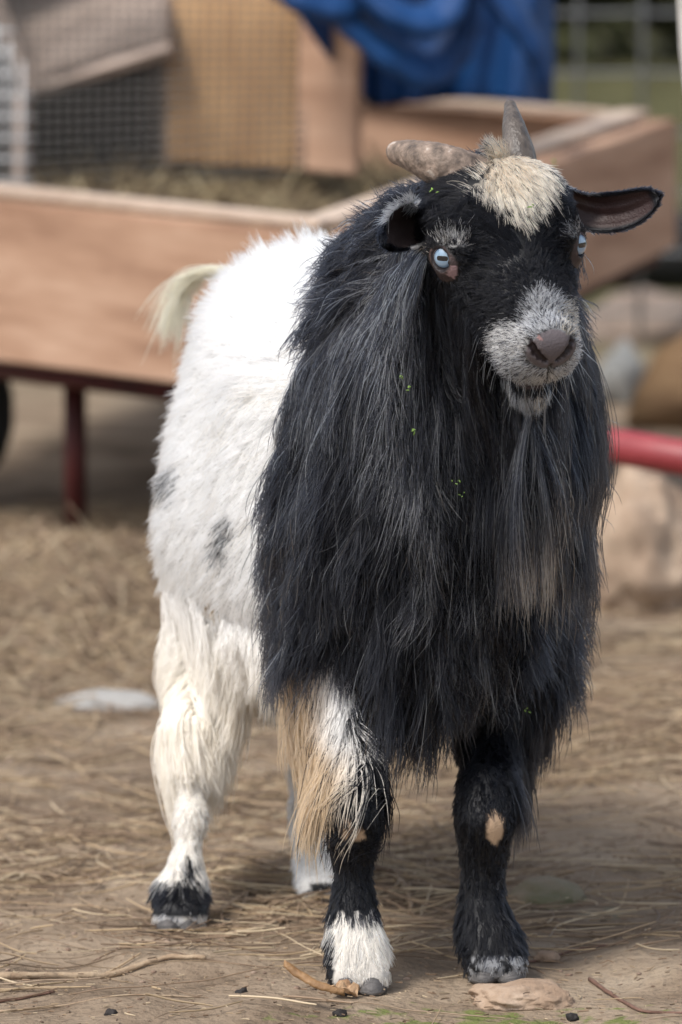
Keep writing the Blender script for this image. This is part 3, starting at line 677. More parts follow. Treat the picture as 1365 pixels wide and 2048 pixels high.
Pc, Pr, ix = children(mg, 115000, w_mane, lambda n: rng.uniform(.0, .85, n), frizz=.005, lenv=(.45, 1.08), kink=.0020)
px, py = proj(Pr); n = len(Pr); cc = np.tile(BLK, (n, 1))*rng.uniform(.6, 1.5, (n, 1))
brn = rng.random(n) < .02; cc[brn] = np.array((.07, .045, .03))
def streak(px, py, pts, wd): 
    d = np.full(px.shape, 1e9)
    for (x0, y0_), (x1, y1_) in zip(pts, pts[1:]):
        t = np.clip(((px-x0)*(x1-x0)+(py-y0_)*(y1_-y0_))/((x1-x0)**2+(y1_-y0_)**2), 0, 1); d = np.minimum(d, np.hypot(px-x0-t*(x1-x0), py-y0_-t*(y1_-y0_)))
    return d < wd
vis = Pr[:, 1] < .09
g_ = vis & streak(px, py, [(830, 520), (800, 620), (800, 740), (825, 860), (860, 980)], 30) & (rng.random(n) < .55)
cc[g_] = (GRY*1.1)*rng.uniform(.5, 1.6, (g_.sum(), 1))
g_ = vis & streak(px, py, [(900, 1060), (950, 1150), (980, 1250)], 70) & (rng.random(n) < .22); cc[g_] = GRY*rng.uniform(.6, 1.3, (g_.sum(), 1))
g_ = vis & (px < 830) & (py < 700) & (rng.random(n) < .015); cc[g_] = GRY*rng.uniform(.6, 1.3, (g_.sum(), 1))
g_ = (rng.random(n) < .012); cc[g_] = GRY*rng.uniform(.6, 1.2, (g_.sum(), 1))
cp = np.repeat(cc[:, None], 12, 1)
curves('mane', Pc, ramp_r(12, .00024), cp, hair_m, goat)
# single pale guard hairs lying over the mane
Pc, Pr, ix = children(mg, 1400, w_mane, lambda n: rng.uniform(0, .5, n), frizz=.010, lenv=(.7, 1.15), kink=.003)
wc = np.array((.50, .49, .48))*rng.uniform(.1, 1.0, (len(Pr), 1))**1.2*1.6; curves('guard_hairs', Pc, ramp_r(12, .00022), np.repeat(wc[:, None], 12, 1), hair_m, goat)
# --- beard and cheek hair
def w_beard(P):
    f_, u_, r_, head, px, py = zones(P)
    m = head & (u_ < -.014) & (f_ > -.075) & (f_ < .098) & ~((u_ > -.066) & (f_ > .052)) & (np.minimum(np.linalg.norm(P-EYE[-1], axis=1), np.linalg.norm(P-EYE[1], axis=1)) > .026); return m*1.0*(1+1.5*(u_ < -.05))
gP, gN = roots(4200, w_beard); n = len(gP); f_, u_, r_, head, px, py = zones(gP)
comb = np.tile(down, (n, 1))+HR[None]*(r_*9)[:, None]*.2+rng.normal(0, .09, (n, 3)); 
Ln = np.interp(f_, [-.07, -.02, .04, .085, .1], [.13, .15, .165, .16, .12])*rng.uniform(.7, 1.05, n); yt = np.interp(px, [800, 860, 930, 1000, 1080, 1130, 1180], [930, 1010, 1100, 1175, 1205, 1150, 1000]); Ln = np.clip((yt-py)/S0*1.06, .05, .21)*rng.uniform(.82, 1.03, n); Ln = np.where((u_ > -.034) & (rng.random(n) < .85), rng.uniform(.035, .070, n), Ln); Ln = np.where((f_ > .0) & (f_ < .06) & (rng.random(n) < .35), Ln*.6, Ln); outer = px > 1120; Ln[outer] *= .62; comb[outer] += np.array([-.35, 0, 0])
boff = rng.uniform(.001, .016, n)*np.where(outer, .25, 1)
bg_ = grow(gP, gN, comb, Ln, boff, np.full(n, .20), rng.uniform(.12, .45, n)*np.where(outer, .2, 1), 14, wig=.12)
# the beard draws together towards its tip
tipc = at(1075, 1190, -.085)
bg_ = fit(locks(bg_, .07, .7, 4))
t = np.linspace(0, 1, 14)[None, :, None]; pull = (sstep(-.06, .05, f_)*.38)[:, None, None]
bg_[..., :2] = bg_[..., :2]*(1-pull*t**1.5)+tipc[:2]*pull*t**1.5
Pc, Pr, ix = children(bg_, 62000, w_beard, lambda n: rng.uniform(.05, .9, n), frizz=.004, lenv=(.62, 1.04), kink=.0020)
px, py = proj(Pr); n = len(Pr); f2 = (Pr-hdC)@HF; r2 = (Pr-hdC)@HR
cc = np.tile(BLK, (n, 1))*rng.uniform(.6, 1.5, (n, 1))
g_ = (np.abs(r2) < .022) & (f2 > .05) & (rng.random(n) < .26); cc[g_] = GRY*rng.uniform(.5, 1.5, (g_.sum(), 1))
g_ = (r2 < -.026) & (f2 < -.02) & (rng.random(n) < .28); cc[g_] = GRY*rng.uniform(.5, 1.7, (g_.sum(), 1))
g_ = (f2 > .02) & (rng.random(n) < .07); cc[g_] = GRY*rng.uniform(.4, 1.1, (g_.sum(), 1))
cp = np.repeat(cc[:, None], 14, 1); zt = Pc[..., 2]+rng.normal(0, .014, (n, 1)); z1 = at(1080, 1145, -.09)[2]; z2 = at(1080, 1225, -.09)[2]
tt = np.maximum(sstep(z1, z2, zt), sstep(.85, 1, t[..., 0])*.3*(zt < z1+.03))[..., None]*(rng.random((n, 1, 1)) < .32)*np.exp(-((Pc[..., :1]-tipc[0])/.022)**2)
cp = cp*(1-tt)+(TAN*.75+GRY*.45)*tt
tg = (sstep(.72, 1, t[..., 0])*(rng.random((n, 1)) < .13)*rng.uniform(.3, .9, (n, 1)))[..., None]; cp = cp*(1-tg)+GRY*.9*tg
curves('beard', Pc, ramp_r(14, .00024), cp, hair_m, goat)
# --- pale streak running down the neck from the ear
def w_str(P): px, py = proj(P); return ((P[:, 1] < .10) & (P[:, 2] > .3))*streak(px, py, [(838, 505), (815, 600), (805, 720), (828, 860), (868, 990)], 17)*1.0
gP, gN = roots(420, w_str); n = len(gP)
sg = grow(gP, gN, np.tile(down, (n, 1))+rng.normal(0, .09, (n, 3))+np.array([-.05, 0, 0])*(gP[:, 2:] > .5)+np.array([.22, 0, 0])*(gP[:, 2:] < .42), rng.uniform(.05, .095, n), rng.uniform(.016, .028, n), np.full(n, .16), rng.uniform(.3, .6, n), 12, wig=.09)
Pc, Pr, ix = children(sg, 2300, w_str, lambda n: rng.uniform(.0, .8, n), frizz=.006, lenv=(.5, 1.1), kink=.0016)
n = len(Pr); cc = np.where(rng.random((n, 1)) < .40, GRY*rng.uniform(.7, 2.0, (n, 1)), BLK*rng.uniform(.6, 1.5, (n, 1)))
curves('neck_streak', Pc, ramp_r(12, .00024), np.repeat(cc[:, None], 12, 1), hair_m, goat)
# --- long feathering on the upper legs
def feather(name, where, ng, nc, L0, L1, colf, off=(.0005, .008), grav=.25, bx=None, gx=None):
    gP, gN = roots(ng, where); n = len(gP)
    comb = np.tile(down, (n, 1))+rng.normal(0, .12, (n, 3)); comb = comb+(bx if bx is not None else 0); pxg = proj(gP)[0]; comb[(pxg < 385)] += np.array([-.75, 0, .1])*(gP[pxg < 385, 1:2] > .2)*np.array([.7, .5, 1])
    g = locks(grow(gP, gN, comb, rng.uniform(L0, L1, n), rng.uniform(*off, n), np.full(n, grav), rng.uniform(.15, .5, n), 10, wig=.05), .09, .7, 5)
    if gx is not None:
        tt = np.linspace(0, 1, 10)[None, :]**1.3*gx[1]; g[..., 0] = g[..., 0]*(1-tt)+gx[0][0]*tt
        for _ in range(2):
            s_ = gsamp(g); k_ = s_ < .004; k_[:, 0] = False; g[k_] += grad(g[k_])*(.0045-s_[k_])[:, None]
    Pc, Pr, ix = children(g, nc, where, lambda n: rng.uniform(.4, .95, n), frizz=.004, lenv=(.5, 1.05), kink=.0008)
    return Pc, colf(Pc, Pr)
def fw1(P): px, py = proj(P); return ((P[:, 2] > .165) & (P[:, 2] < .25) & (px < 742) & (P[:, 1] < .11))*1.0
def fc1(Pc, Pr):
    n, m = Pc.shape[:2]; px, py = proj(Pc); c = np.tile(WHT*.93, (n, m, 1)); t = np.linspace(0, 1, m)[None, :]
    k = sstep(1460, 1600, py)*.7; c = c*(1-k[..., None])+CRM*.9*k[..., None]
    k = sstep(680, 600, px)+sstep(1460, 1570, py)*sstep(740, 640, px)*.8; k = np.clip(k, 0, 1)[..., None]*rng.uniform(.75, 1, (n, 1, 1)); c = c*(1-k)+np.array((.56, .40, .235))*k
    bk = (proj(Pr)[0] > 716) | (rng.random(n) < .05); c[bk] = BLK
    return c
Pf, cf = feather('leg_feathering', fw1, 1200, 20000, .055, .095, fc1, bx=np.array([-.12, 0, 0]), gx=(at(655, 1600, .03), .26))
def fw2(P): px, py = proj(P); return ((P[:, 2] > .15) & (P[:, 2] < .30) & (px > 900) & (P[:, 1] < .14) & ((P[:, 2] > .205) | (px > 1000)))*(1.0+2*(px > 985))
Pf2, cf2 = feather('leg_feathering', fw2, 700, 11000, .04, .075, lambda Pc, Pr: np.tile(BLK, (*Pc.shape[:2], 1))*rng.uniform(.6, 1.8, (len(Pc), 1, 1)), bx=np.array([.25, .1, 0]), gx=(at(1015, 1560, .07), .3))
def fw3(P): px, py = proj(P); return ((P[:, 2] > .142) & (px < 480) & (P[:, 1] > .22))*sstep(.275, .17, P[:, 2])
def fc3(Pc, Pr):
    n, m = Pc.shape[:2]; k = rng.uniform(.5, 1, (n, 1, 1))*sstep(.27, .16, Pc[..., 2:3]); return np.broadcast_to(WHT*(1-k)+np.array((.92, .85, .73))*k, (n, m, 3))
Pf3, cf3 = feather('leg_feathering', fw3, 1500, 42000, .045, .09, fc3, off=(.0005, .007), bx=np.array([.30, -.05, 0]), gx=(at(425, 1560, .36), .5))
for P_, c_, r_ in ((Pf, cf, .00028), (Pf2, cf2, .00026), (Pf3, cf3, .00040)): curves('leg_feathering', P_, ramp_r(10, r_), c_, hair_m if r_ < .00027 else pale_m, goat)
# --- belly fringe
def fwb(P): px, py = proj(P); return ((P[:, 2] > .165) & (P[:, 2] < .25) & (px > 440) & (px < 540) & (P[:, 1] > .10) & (P[:, 1] < .36))*1.0
Pb_, cb_ = feather('belly_hair', fwb, 700, 9000, .02, .036, fc3, off=(.001, .010)); curves('belly_hair', Pb_, ramp_r(10, .00028), cb_, pale_m, goat)
# --- tail tuft
n = 260; t = np.linspace(0, 1, 12)[None, :, None]
cen_ = np.array(catmull([at(500, 560, .49), at(450, 543, .54), at(395, 552, .60), at(358, 590, .62), at(338, 668, .62)], 11))[::4][:12]
cen_ = np.array([cen_[min(len(cen_)-1, int(round(i*(len(cen_)-1)/11)))] for i in range(12)])
rt = rng.random((n, 1, 1)); start = rt*.55
idx = start+(1-start)*t
xi = np.interp(idx[..., 0].ravel(), np.linspace(0, 1, 12), cen_[:, 0]).reshape(n, 12); yi = np.interp(idx[..., 0].ravel(), np.linspace(0, 1, 12), cen_[:, 1]).reshape(n, 12); zi = np.interp(idx[..., 0].ravel(), np.linspace(0, 1, 12), cen_[:, 2]).reshape(n, 12)
Pt = np.stack([xi, yi, zi], -1)+rng.normal(0, .0025, (n, 1, 3))+rng.normal(0, 1, (n, 1, 3))*np.where(rng.random((n, 1, 1)) < .4, .016, .006)*t**1.2
ct = (CRM*.6+np.array((.55, .58, .45))*.5)*rng.uniform(.7, 1.2, (n, 1)); curves('tail_hair', Pt, ramp_r(12, .0003), np.repeat(ct[:, None], 12, 1), pale_m, goat)
# --- whiskers on the lips and chin
wp, wn = roots(90, lambda P: (((P-hdC)@HF > .06) & ((P-hdC)@HU < -.018) & (np.linalg.norm(P-hdC, axis=1) < .16))*1.0); n = len(wp)
Pw = grow(wp, wn, HF[None]*.4+np.array([0, 0, -.6])+rng.normal(0, .3, (n, 3)), rng.uniform(.012, .03, n), np.full(n, .001), np.full(n, .08), rng.uniform(.8, 1.6, n), 8, wig=.05)
curves('whiskers', Pw, ramp_r(8, .00016), np.repeat((GRY*rng.uniform(.1, 1.6, (n, 1)))[:, None], 8, 1), hair_m, goat)
# --- ear fur: rims and backs
ER = []; EC = []
for (Ve, Fe, n_, m_), which in ((eR, 0), (eL, 1)):
    bk = Ve[n_*m_:].reshape(n_, m_, 3); ft_ = Ve[:n_*m_].reshape(n_, m_, 3)
    k = 8000; i = rng.uniform(0, n_-1.01, k); j = rng.uniform(0, m_-1.01, k); rim = rng.random(k) < .35; j = np.where(rim, np.where(rng.random(k) < .5, .02, m_-1.02), j)
    i0, j0 = i.astype(int), j.astype(int); fi, fj = (i-i0)[:, None], (j-j0)[:, None]
    p = bk[i0, j0]*(1-fi)*(1-fj)+bk[i0+1, j0]*fi*(1-fj)+bk[i0, j0+1]*(1-fi)*fj+bk[i0+1, j0+1]*fi*fj
    T = nrm(bk[np.minimum(i0+1, n_-1), j0]-bk[np.maximum(i0-1, 0), j0]); Wd = nrm(bk[i0, j0+1]-bk[i0, j0]); Nn = nrm(bk[i0, j0]-ft_[i0, j0]+1e-6); Nn = nrm(np.cross(T, Wd)); sg = np.sign(np.sum(Nn*(bk[i0, m_//2]-ft_[i0, m_//2]), 1, keepdims=True)); Nn = Nn*sg
    d = nrm(T+Nn*.25+rng.normal(0, .2, (k, 3))); Le = rng.uniform(.0025, .006, k)
    if which: 
        Le = np.where(rim & (p[:, 2] > at(810, 440, -.09)[2]), Le*2.4, Le)
    tt = np.linspace(0, 1, 5)[None, :, None]; ER.append(p[:, None]+d[:, None]*Le[:, None, None]*tt)
    c_ = np.tile(BLK, (k, 1))*rng.uniform(.7, 1.5, (k, 1)); pxx, pyy = proj(p)
    if which:
        wt = (pyy < 442) & (rng.random(k) < .85) | (pxx > 822) & (pyy > 480); c_[wt] = WHT*.7
    else:
        wt = (pxx < 1180) & (rng.random(k) < .5); c_[wt] = GRY*.9
    EC.append(np.repeat(c_[:, None], 5, 1))
curves('ear_fur', np.concatenate(ER), np.array([1, 1, 1, .8, .3])*.00022, np.concatenate(EC), hair_m, goat)

# ------------------------------------------------------------------ green plant bits caught in the coat
green = mat('green_bit', (.20, .33, .07), .7)
def skin_hit(px, py, lift):
    d = nrm(ray(px, py)); t = 3.4
    for _ in range(60):
        v = float(gsamp((CAM+d*t)[None])[0]); t += min(v, .05)*.7
        if v < .002: break
    return CAM+d*(t-lift)
bits = [(806, 680, 'beside the neck streak below the ear'), (800, 752, 'highest of the cluster on the neck streak'), (816, 778, 'second in the cluster on the neck streak'), (828, 862, 'on the grey neck streak level with the chin'), (912, 962, 'left of the beard, upper one'), (925, 985, 'left of the beard, lower one'), (1040, 1022, 'in the middle of the beard'), (1152, 1060, 'near the right edge of the beard'), (1056, 1418, 'above the right foreleg'), (868, 380, 'at the base of the thick horn'), (1108, 330, 'right of the upright horn'), (1062, 412, 'in the cream forelock')]
for i, (x, y, where) in enumerate(bits):
    bm = bmesh.new(); c = skin_hit(x, y, .032 if y > 560 else .014)
    for k in range(3):
        m_ = Matrix.Translation(Vector(c)+Vector(rng.normal(0, .0016, 3))) @ Matrix.Rotation(rng.uniform(0, 6), 4, Vector(rng.normal(0, 1, 3)).normalized()) @ Matrix.Diagonal((1.0, .55, .3, 1))
        bmesh.ops.create_icosphere(bm, subdivisions=2, radius=.0015*rng.uniform(.6, 1.2), matrix=m_)
    tag(obj('seed', bm, green), 'green seed caught in the goat hair '+where, 'seed', 'green seeds caught in the goat coat')
# ------------------------------------------------------------------ garden cart with hutch
wood = ramp_mat('cedar', [(.3, (.25, .14, .088)), (.5, (.385, .235, .155)), (.7, (.48, .315, .22))], scale=3.5, stretch=(1, 1, 9), rough=.75, bump=.25)
wood_top = ramp_mat('weathered_edge', [(.3, (.40, .30, .23)), (.7, (.58, .47, .38))], scale=14, rough=.85, bump=.3)
ply = ramp_mat('plywood', [(.3, (.40, .22, .10)), (.55, (.56, .34, .165)), (.75, (.64, .42, .23))], scale=4, stretch=(5, 5, 1), rough=.8, bump=.2)
greywood = ramp_mat('grey_wood', [(.3, (.20, .155, .13)), (.7, (.40, .32, .27))], scale=5, stretch=(1, 6, 6), rough=.9, bump=.3)
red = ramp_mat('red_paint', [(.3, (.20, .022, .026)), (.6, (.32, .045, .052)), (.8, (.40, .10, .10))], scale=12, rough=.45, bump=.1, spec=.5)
shaded_red = ramp_mat('shaded_red_paint', [(.3, (.03, .008, .007)), (.7, (.075, .013, .012))], scale=12, rough=.6)  # frame red with the shade under the cart put into its colour
rubber = ramp_mat('rubber', [(.3, (.012, .012, .012)), (.7, (.03, .03, .03))], scale=20, rough=.85)
steel = mat('galvanised', (.16, .155, .15), .5, .5); steel.node_tree.nodes['Principled BSDF'].inputs['Metallic'].default_value = .6
N0t, N0b = at(655, 465, 2.0), at(655, 797, 2.0)
Lt, Lb = at(-420, 352, 3.13), at(-420, 662, 3.13)
Rt, Rb = at(1302, 238, 3.3), at(1302, 492, 3.3)
Bt, Bb = at(200, 165, 4.7), at(200, 395, 4.7)
cart = empty('garden_cart', (float(N0b[0]), float(N0b[1])+1.0, 0), 'wooden garden cart on a red steel frame standing behind the goat', 'cart')
def board(name, a, b_, c, d, th, m, parent, trim=True):
    o = obj(name, prism([a, b_, c, d], th, bevel=.003), m, parent, smooth=False)
    return o
for (a, b_, c, d) in ((Lt, N0t, N0b, Lb), (N0t, Rt, Rb, N0b)):
    for dz, hgt in ((0, 1),):
        board('side_board', a, b_, c, d, -.036, wood, cart)
board('side_board', Rt+[0, .02, -.002], Bt, Bb, Rb+[0, .02, 0], .036, wood, cart)
def cap_strip(a, b_, wdt, inward):
    inn = nrm(np.array(inward, float))*wdt
    z = np.array([0, 0, .003]); board('top_rail', a+z, b_+z, b_+z+inn, a+z+inn, .010, wood_top, cart)
cap_strip(Lt, N0t+[-.01, 0, 0], .052, (.5, .86, 0)); cap_strip(N0t+[.012, .03, 0], Rt, .045, (-.95, .3, 0)); cap_strip(Rt+[-.05, .0, 0], Bt, -.04, (.2, .9, 0))
fz = float(N0b[2])+.11
Fp = [np.array([p[0], p[1], fz]) for p in (Lb, N0b, Rb, Bb)]
bm = bmesh.new(); prism([Fp[0]+[.03, .03, 0], Fp[1]+[0, .06, 0], Fp[2]+[-.05, 0, .02], Fp[3]], .012, bm, 0); obj('bed_floor', bm, greywood, cart, False)
# frame: red angle rails and legs
bm = bmesh.new(); tube(bm, [Lb+[0, 0, -.014], N0b+[0, 0, -.014], Rb+[0, 0, -.014]], .014, 6); obj('frame', bm, shaded_red, cart)
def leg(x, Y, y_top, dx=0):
    a = at(x, y_top, Y); bm = bmesh.new(); tube(bm, [a, np.array([a[0]+dx, a[1], .001])], .014, 8); return obj('leg', bm, shaded_red, cart)
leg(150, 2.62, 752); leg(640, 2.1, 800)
def wheel(c, Rr, w_, ax, parent):
    bm = bmesh.new(); n, m = 40, 12; ax = nrm(np.array(ax, float)); e1 = nrm(np.cross(ax, [0, 0, 1])); e2 = np.cross(ax, e1); rg = []
    for i in range(n):
        a = i*2*math.pi/n; rad = e1*math.cos(a)+e2*math.sin(a); tr = 1+.03*(i % 2)
        rg.append([bm.verts.new(c+rad*(Rr-w_)+rad*w_*tr*math.cos(b2)+ax*w_*math.sin(b2)) for b2 in np.linspace(0, 2*math.pi, m, endpoint=False)])
    for i in range(n):
        for j in range(m): bm.faces.new((rg[i][j], rg[(i+1) % n][j], rg[(i+1) % n][(j+1) % m], rg[i][(j+1) % m]))
    return bm, ax, e1, e2
for cpt in (at(-150, 905, 2.98), at(560, 800, 3.9)):
    cpt = np.array([cpt[0], cpt[1], .132]); bm, ax, e1, e2 = wheel(cpt, .13, .038, (.5, .86, 0), cart); wo = obj('wheel', bm, rubber, cart)
    bm = bmesh.new(); tube(bm, [cpt-ax*.02, cpt+ax*.02], .055, 20)
    for k in range(6):
        a = k*math.pi/3; dv = e1*math.cos(a)+e2*math.sin(a); tube(bm, [cpt+dv*.04, cpt+dv*.095], .008, 6)
    o = obj('rim', bm, red); o.parent = wo; o.matrix_parent_inverse = wo.matrix_basis.inverted()@Matrix.Identity(4); o.matrix_parent_inverse = Matrix.Identity(4)
bm = bmesh.new(); tube(bm, catmull([N0b+[0, .1, -.02], at(860, 842, 1.75), at(1200, 888, 1.62), at(1400, 922, 1.55), at(1900, 1010, 1.45)], 8), .0190, 16); obj('handle', bm, red, cart)
# hay lying in the bed
def bed(n): 
    q_ = rng.random((n, 2)); a, b_ = q_[:, :1], q_[:, 1:]; P = (Fp[1]+[0, .1, 0])*(1-a)*(1-b_)+(Fp[0]+[.1, .1, 0])*a*(1-b_)+Fp[2]*(1-a)*b_+Fp[3]*a*b_; return P[:, :2]
hc = at(420, 400, 3.1)
def bedz(x, y): return fz+.02+.05*np.exp(-(((x-hc[0])/.3)**2+((y-hc[1])/.4)**2))+.012*vnoise(x, y, 20, 9)
tag(straws('bedding', 12000, bed, .03, .12, .0006, .0014, tilt=.5, zf=bedz, cols=[(.30, .23, .13), (.2, .15, .09), (.12, .085, .05), (.42, .34, .2), (.07, .05, .03)]), 'loose hay bedding lying in the bed of the wooden cart', 'hay', kind='stuff')
# hutch
hut = empty('wire_hutch', tuple(np.array([at(340, 340, 3.1)[0], 3.0, fz+.02])), 'wooden hutch with wire mesh front standing in the cart', 'hutch')
board('back_panel', at(338, -90, 3.02), at(726, -60, 2.86), at(718, 345, 2.86), at(340, 322, 3.02), -.018, ply, hut)
board('corner_board', at(612, -70, 2.86), at(732, -60, 2.815), at(724, 350, 2.815), at(602, 340, 2.86), -.016, wood, hut)
board('roof_board', at(-60, -120, 3.3), at(352, -120, 3.1), at(344, 92, 2.93), at(58, 178, 3.02), -.016, greywood, hut)
bm = bmesh.new(); tube(bm, [at(55, 186, 3.0), at(344, 98, 2.9)], .010, 4); tube(bm, [at(48, 180, 2.99), at(44, 385, 2.99)], .011, 4); tube(bm, [at(-30, -40, 3.05), at(62, 182, 3.0)], .016, 4); obj('edge_strip', bm, greywood, hut, False)
board('side_panel', at(-95, -140, 3.03), at(-95, -140, 3.7), at(-95, 395, 3.7), at(-95, 395, 3.03), .012, greywood, hut)  # out-of-view side, added to close the cavity off from light
board('light_block_top', at(-110, -118, 3.04), at(360, -112, 3.0), at(360, -112, 3.75)+[0, 0, 0], at(-110, -118, 3.75), .012, greywood, hut)  # unseen lid added to keep light from above out of the hutch
board('side_panel', at(345, 90, 3.0), at(300, 60, 3.6), at(300, 320, 3.6), at(345, 335, 3.0), .012, rubber if False else greywood, hut)
board('rear_panel', at(-80, -100, 3.7), at(310, -60, 3.6), at(310, 330, 3.6), at(-80, 350, 3.7), -.012, ramp_mat('shaded_board', [(.3, (.012, .010, .008)), (.7, (.035, .027, .02))], scale=6, rough=.9), hut)  # near-black board colour stands in for the shade inside the hutch
bm = bmesh.new()
A0, A1, B0, B1 = at(-90, -110, 3.03), at(618, -70, 2.84), at(-90, 392, 3.03), at(608, 342, 2.84)
w_ = float(np.linalg.norm(A1-A0)); h_ = float(np.linalg.norm(B0-A0)); nx = int(w_/.0140); ny = int(h_/.0140)
for i in range(nx+1):
    u = i/nx; pts = [(A0*(1-u)+A1*u)*(1-v)+(B0*(1-u)+B1*u)*v+np.array([0, .006*math.sin(v*5+u*9)*math.sin(u*6), 0]) for v in np.linspace(0, 1, 7)]; tube(bm, pts, .0012, 4)
for j in range(ny+1):
    v = j/ny; pts = [(A0*(1-u)+A1*u)*(1-v)+(B0*(1-u)+B1*u)*v+np.array([0, .006*math.sin(v*5+u*9)*math.sin(u*6), 0]) for u in np.linspace(0, 1, 12)]; tube(bm, pts, .0012, 4)
obj('wire_mesh', bm, steel, hut); bm = bmesh.new()
for x in np.arange(-110, 70, 26): tube(bm, [at(x, 50+max(0, x)*1.6, 2.86), at(x+2, 392, 2.86)], .0021, 5)
for y in np.arange(62, 392, 43): tube(bm, [at(-110, y-4, 2.86), at(20, y-1, 2.86), at(68 if y > 190 else 30, y, 2.86)], .0021, 5)
obj('coarse_mesh', bm, mat('lit_wire', (.5, .5, .5), .5, .5), hut)  # paler wire: the light on this left mesh is put into its colour
# ------------------------------------------------------------------ blue cloth
blue = ramp_mat('blue_cloth', [(.3, (.004, .026, .095)), (.7, (.009, .062, .20))], scale=6, rough=.6, bump=.4, bscale=40, spec=.3)
bm = bmesh.new()
def sheet(xs, top, bot, Yf, nv=26, th=None):
    grid = []
    for i, x in enumerate(xs):
        u = i/(len(xs)-1); col_ = []
        for j in range(nv):
            v = j/(nv-1); y = top(u)*(1-v)+bot(u)*v; col_.append(bm.verts.new(at(x, y, Yf(u, v))))
        grid.append(col_)
    for a, b_ in zip(grid, grid[1:]):
        for j in range(nv-1): bm.faces.new((a[j], b_[j], b_[j+1], a[j+1]))
xs = np.linspace(600, 1104, 70)
sheet(xs, lambda u: -140, lambda u: 205+8*math.sin(u*7) if u > .27 else 205-170*((.27-u)/.27)**1.2, lambda u, v: 3.05+.04*math.sin(u*13)+.02*math.sin(u*31+v*3)-.02*v if u > .3 else 2.78+(u/.3)**2*.27)
def swag(pts, r0, Y0, fl_=.5):
    """a heavy rounded fold of cloth"""
    P_ = [np.array(p) for p in catmull([at(x, y, Y0-.02*math.sin(i*.9)) for i, (x, y) in enumerate(pts)], 6)]; m = len(P_)-1
    tube(bm, P_, [r0*(.65+.5*math.sin(math.pi*(i/m))+.06*math.sin(i*1.3)) for i in range(m+1)], 16, fl_)
swag([(470, -120), (545, -40), (620, 5), (700, 10), (760, -60)], .030, 2.72)
swag([(560, -120), (640, -20), (720, 60), (800, 120), (850, 135), (900, 90), (930, 20), (930, -80)], .034, 2.74)
swag([(640, -140), (720, -30), (800, 30), (870, 40), (905, -20), (900, -120)], .030, 2.70)
swag([(930, -120), (980, -20), (1040, 50), (1080, 120), (1092, 190)], .024, 2.80)
swag([(880, -140), (960, -50), (1020, 10), (1070, 90)], .030, 2.84)
o = obj('blue_cloth', bm, blue); sd = o.modifiers.new('s', 'SOLIDIFY'); sd.thickness = .004
tag(o, 'blue cloth draped in heavy folds above the cart', 'cloth')
# ------------------------------------------------------------------ rocks, logs, small ground things
def rock(c, dims, m, seed=0, name='rock', rough_=.25, sub=4, rz=0, fac=.0):
    bm = bmesh.new(); bmesh.ops.create_icosphere(bm, subdivisions=sub, radius=1)
    for v in bm.verts:
        p = v.co.copy(); d = 1+rough_*noise.noise(p*1.3+Vector((seed, 0, 0)))+rough_*.45*noise.noise(p*3.1+Vector((seed, 4, 0)))+rough_*.2*noise.noise(p*8+Vector((seed, 0, 9)))
        p = p*d; p.z = max(p.z, -.35); p = Vector((p.x*dims[0], p.y*dims[1], (p.z+.35)/1.35*dims[2])); v.co = Matrix.Rotation(rz, 3, 'Z')@p+Vector(c)
    return obj(name, bm, m)
pink = ramp_mat('pink_rock', [(.3, (.21, .145, .10)), (.5, (.33, .235, .165)), (.7, (.44, .34, .26))], scale=30, rough=.95, bump=.7, bscale=150)
pale = ramp_mat('pale_rock', [(.35, (.14, .095, .07)), (.5, (.32, .235, .17)), (.7, (.46, .36, .27))], scale=7, rough=.95, bump=.6)
grey = ramp_mat('grey_rock', [(.3, (.13, .135, .13)), (.7, (.32, .32, .31))], scale=12, rough=.95, bump=.6)
mossy = ramp_mat('mossy_rock', [(.35, (.14, .13, .075)), (.55, (.24, .19, .135)), (.75, (.38, .31, .25))], scale=14, rough=.95, bump=.6)
g = G(1045, 2008); tag(rock((g[0], g[1]+.02, -.004), (.040, .026, .017), pink, 3, rough_=.28, sub=5), 'flat pinkish rock lying in front of the black foreleg', 'rock')
g = G(1095, 1921); tag(rock((g[0], g[1]+.008, -.001), (.010, .008, .007), pink, 5, 'pebble', sub=3), 'small tan pebble right of the black forehoof', 'pebble')
g = G(1090, 1810); tag(rock((g[0], g[1]+.02, -.006), (.034, .05, .022), mossy, 8), 'mossy stone behind the black foreleg', 'stone')
g = G(1205, 1850); tag(rock((g[0], g[1]+.03, -.006), (.036, .05, .010), mossy, 12), 'low flat stone on the ground right of the forelegs', 'stone')
g = G(1300, 1232); tag(rock((g[0]+.01, g[1]+.10, -.02), (.088, .10, .165), pale, 21, rough_=.3, sub=5), 'big pale tan rock under the red handle', 'rock')
g = G(1245, 815); tag(rock((g[0], g[1]+.05, -.01), (.038, .06, .10), grey, 31), 'blue grey stone beside the brown log', 'stone')
g = G(1290, 690); tag(rock((g[0]+.03, g[1]+.2, -.02), (.14, .2, .10), ramp_mat('brown_rock', [(.3, (.15, .11, .085)), (.7, (.33, .26, .21))], scale=10, rough=.95, bump=.5), 41), 'broad brown rock behind the grey stone', 'rock')
g = G(225, 1432); tag(rock((g[0]-.005, g[1]+.03, -.008), (.06, .035, .030), ramp_mat('white_rock', [(.3, (.24, .23, .21)), (.7, (.38, .37, .35))], scale=12, rough=.9), 51, rough_=.15), 'long pale grey stone left of the hind leg', 'stone')
bark = ramp_mat('log_wood', [(.3, (.12, .07, .04)), (.6, (.21, .135, .075)), (.8, (.30, .20, .12))], scale=9, stretch=(1, 1, 4), rough=.9, bump=.6)
g = G(1345, 872); bm = bmesh.new(); c0, c1 = np.array([g[0]+.02, g[1]+.03, 0]), np.array([g[0]+.33, g[1]+.6, 0]); rg = []
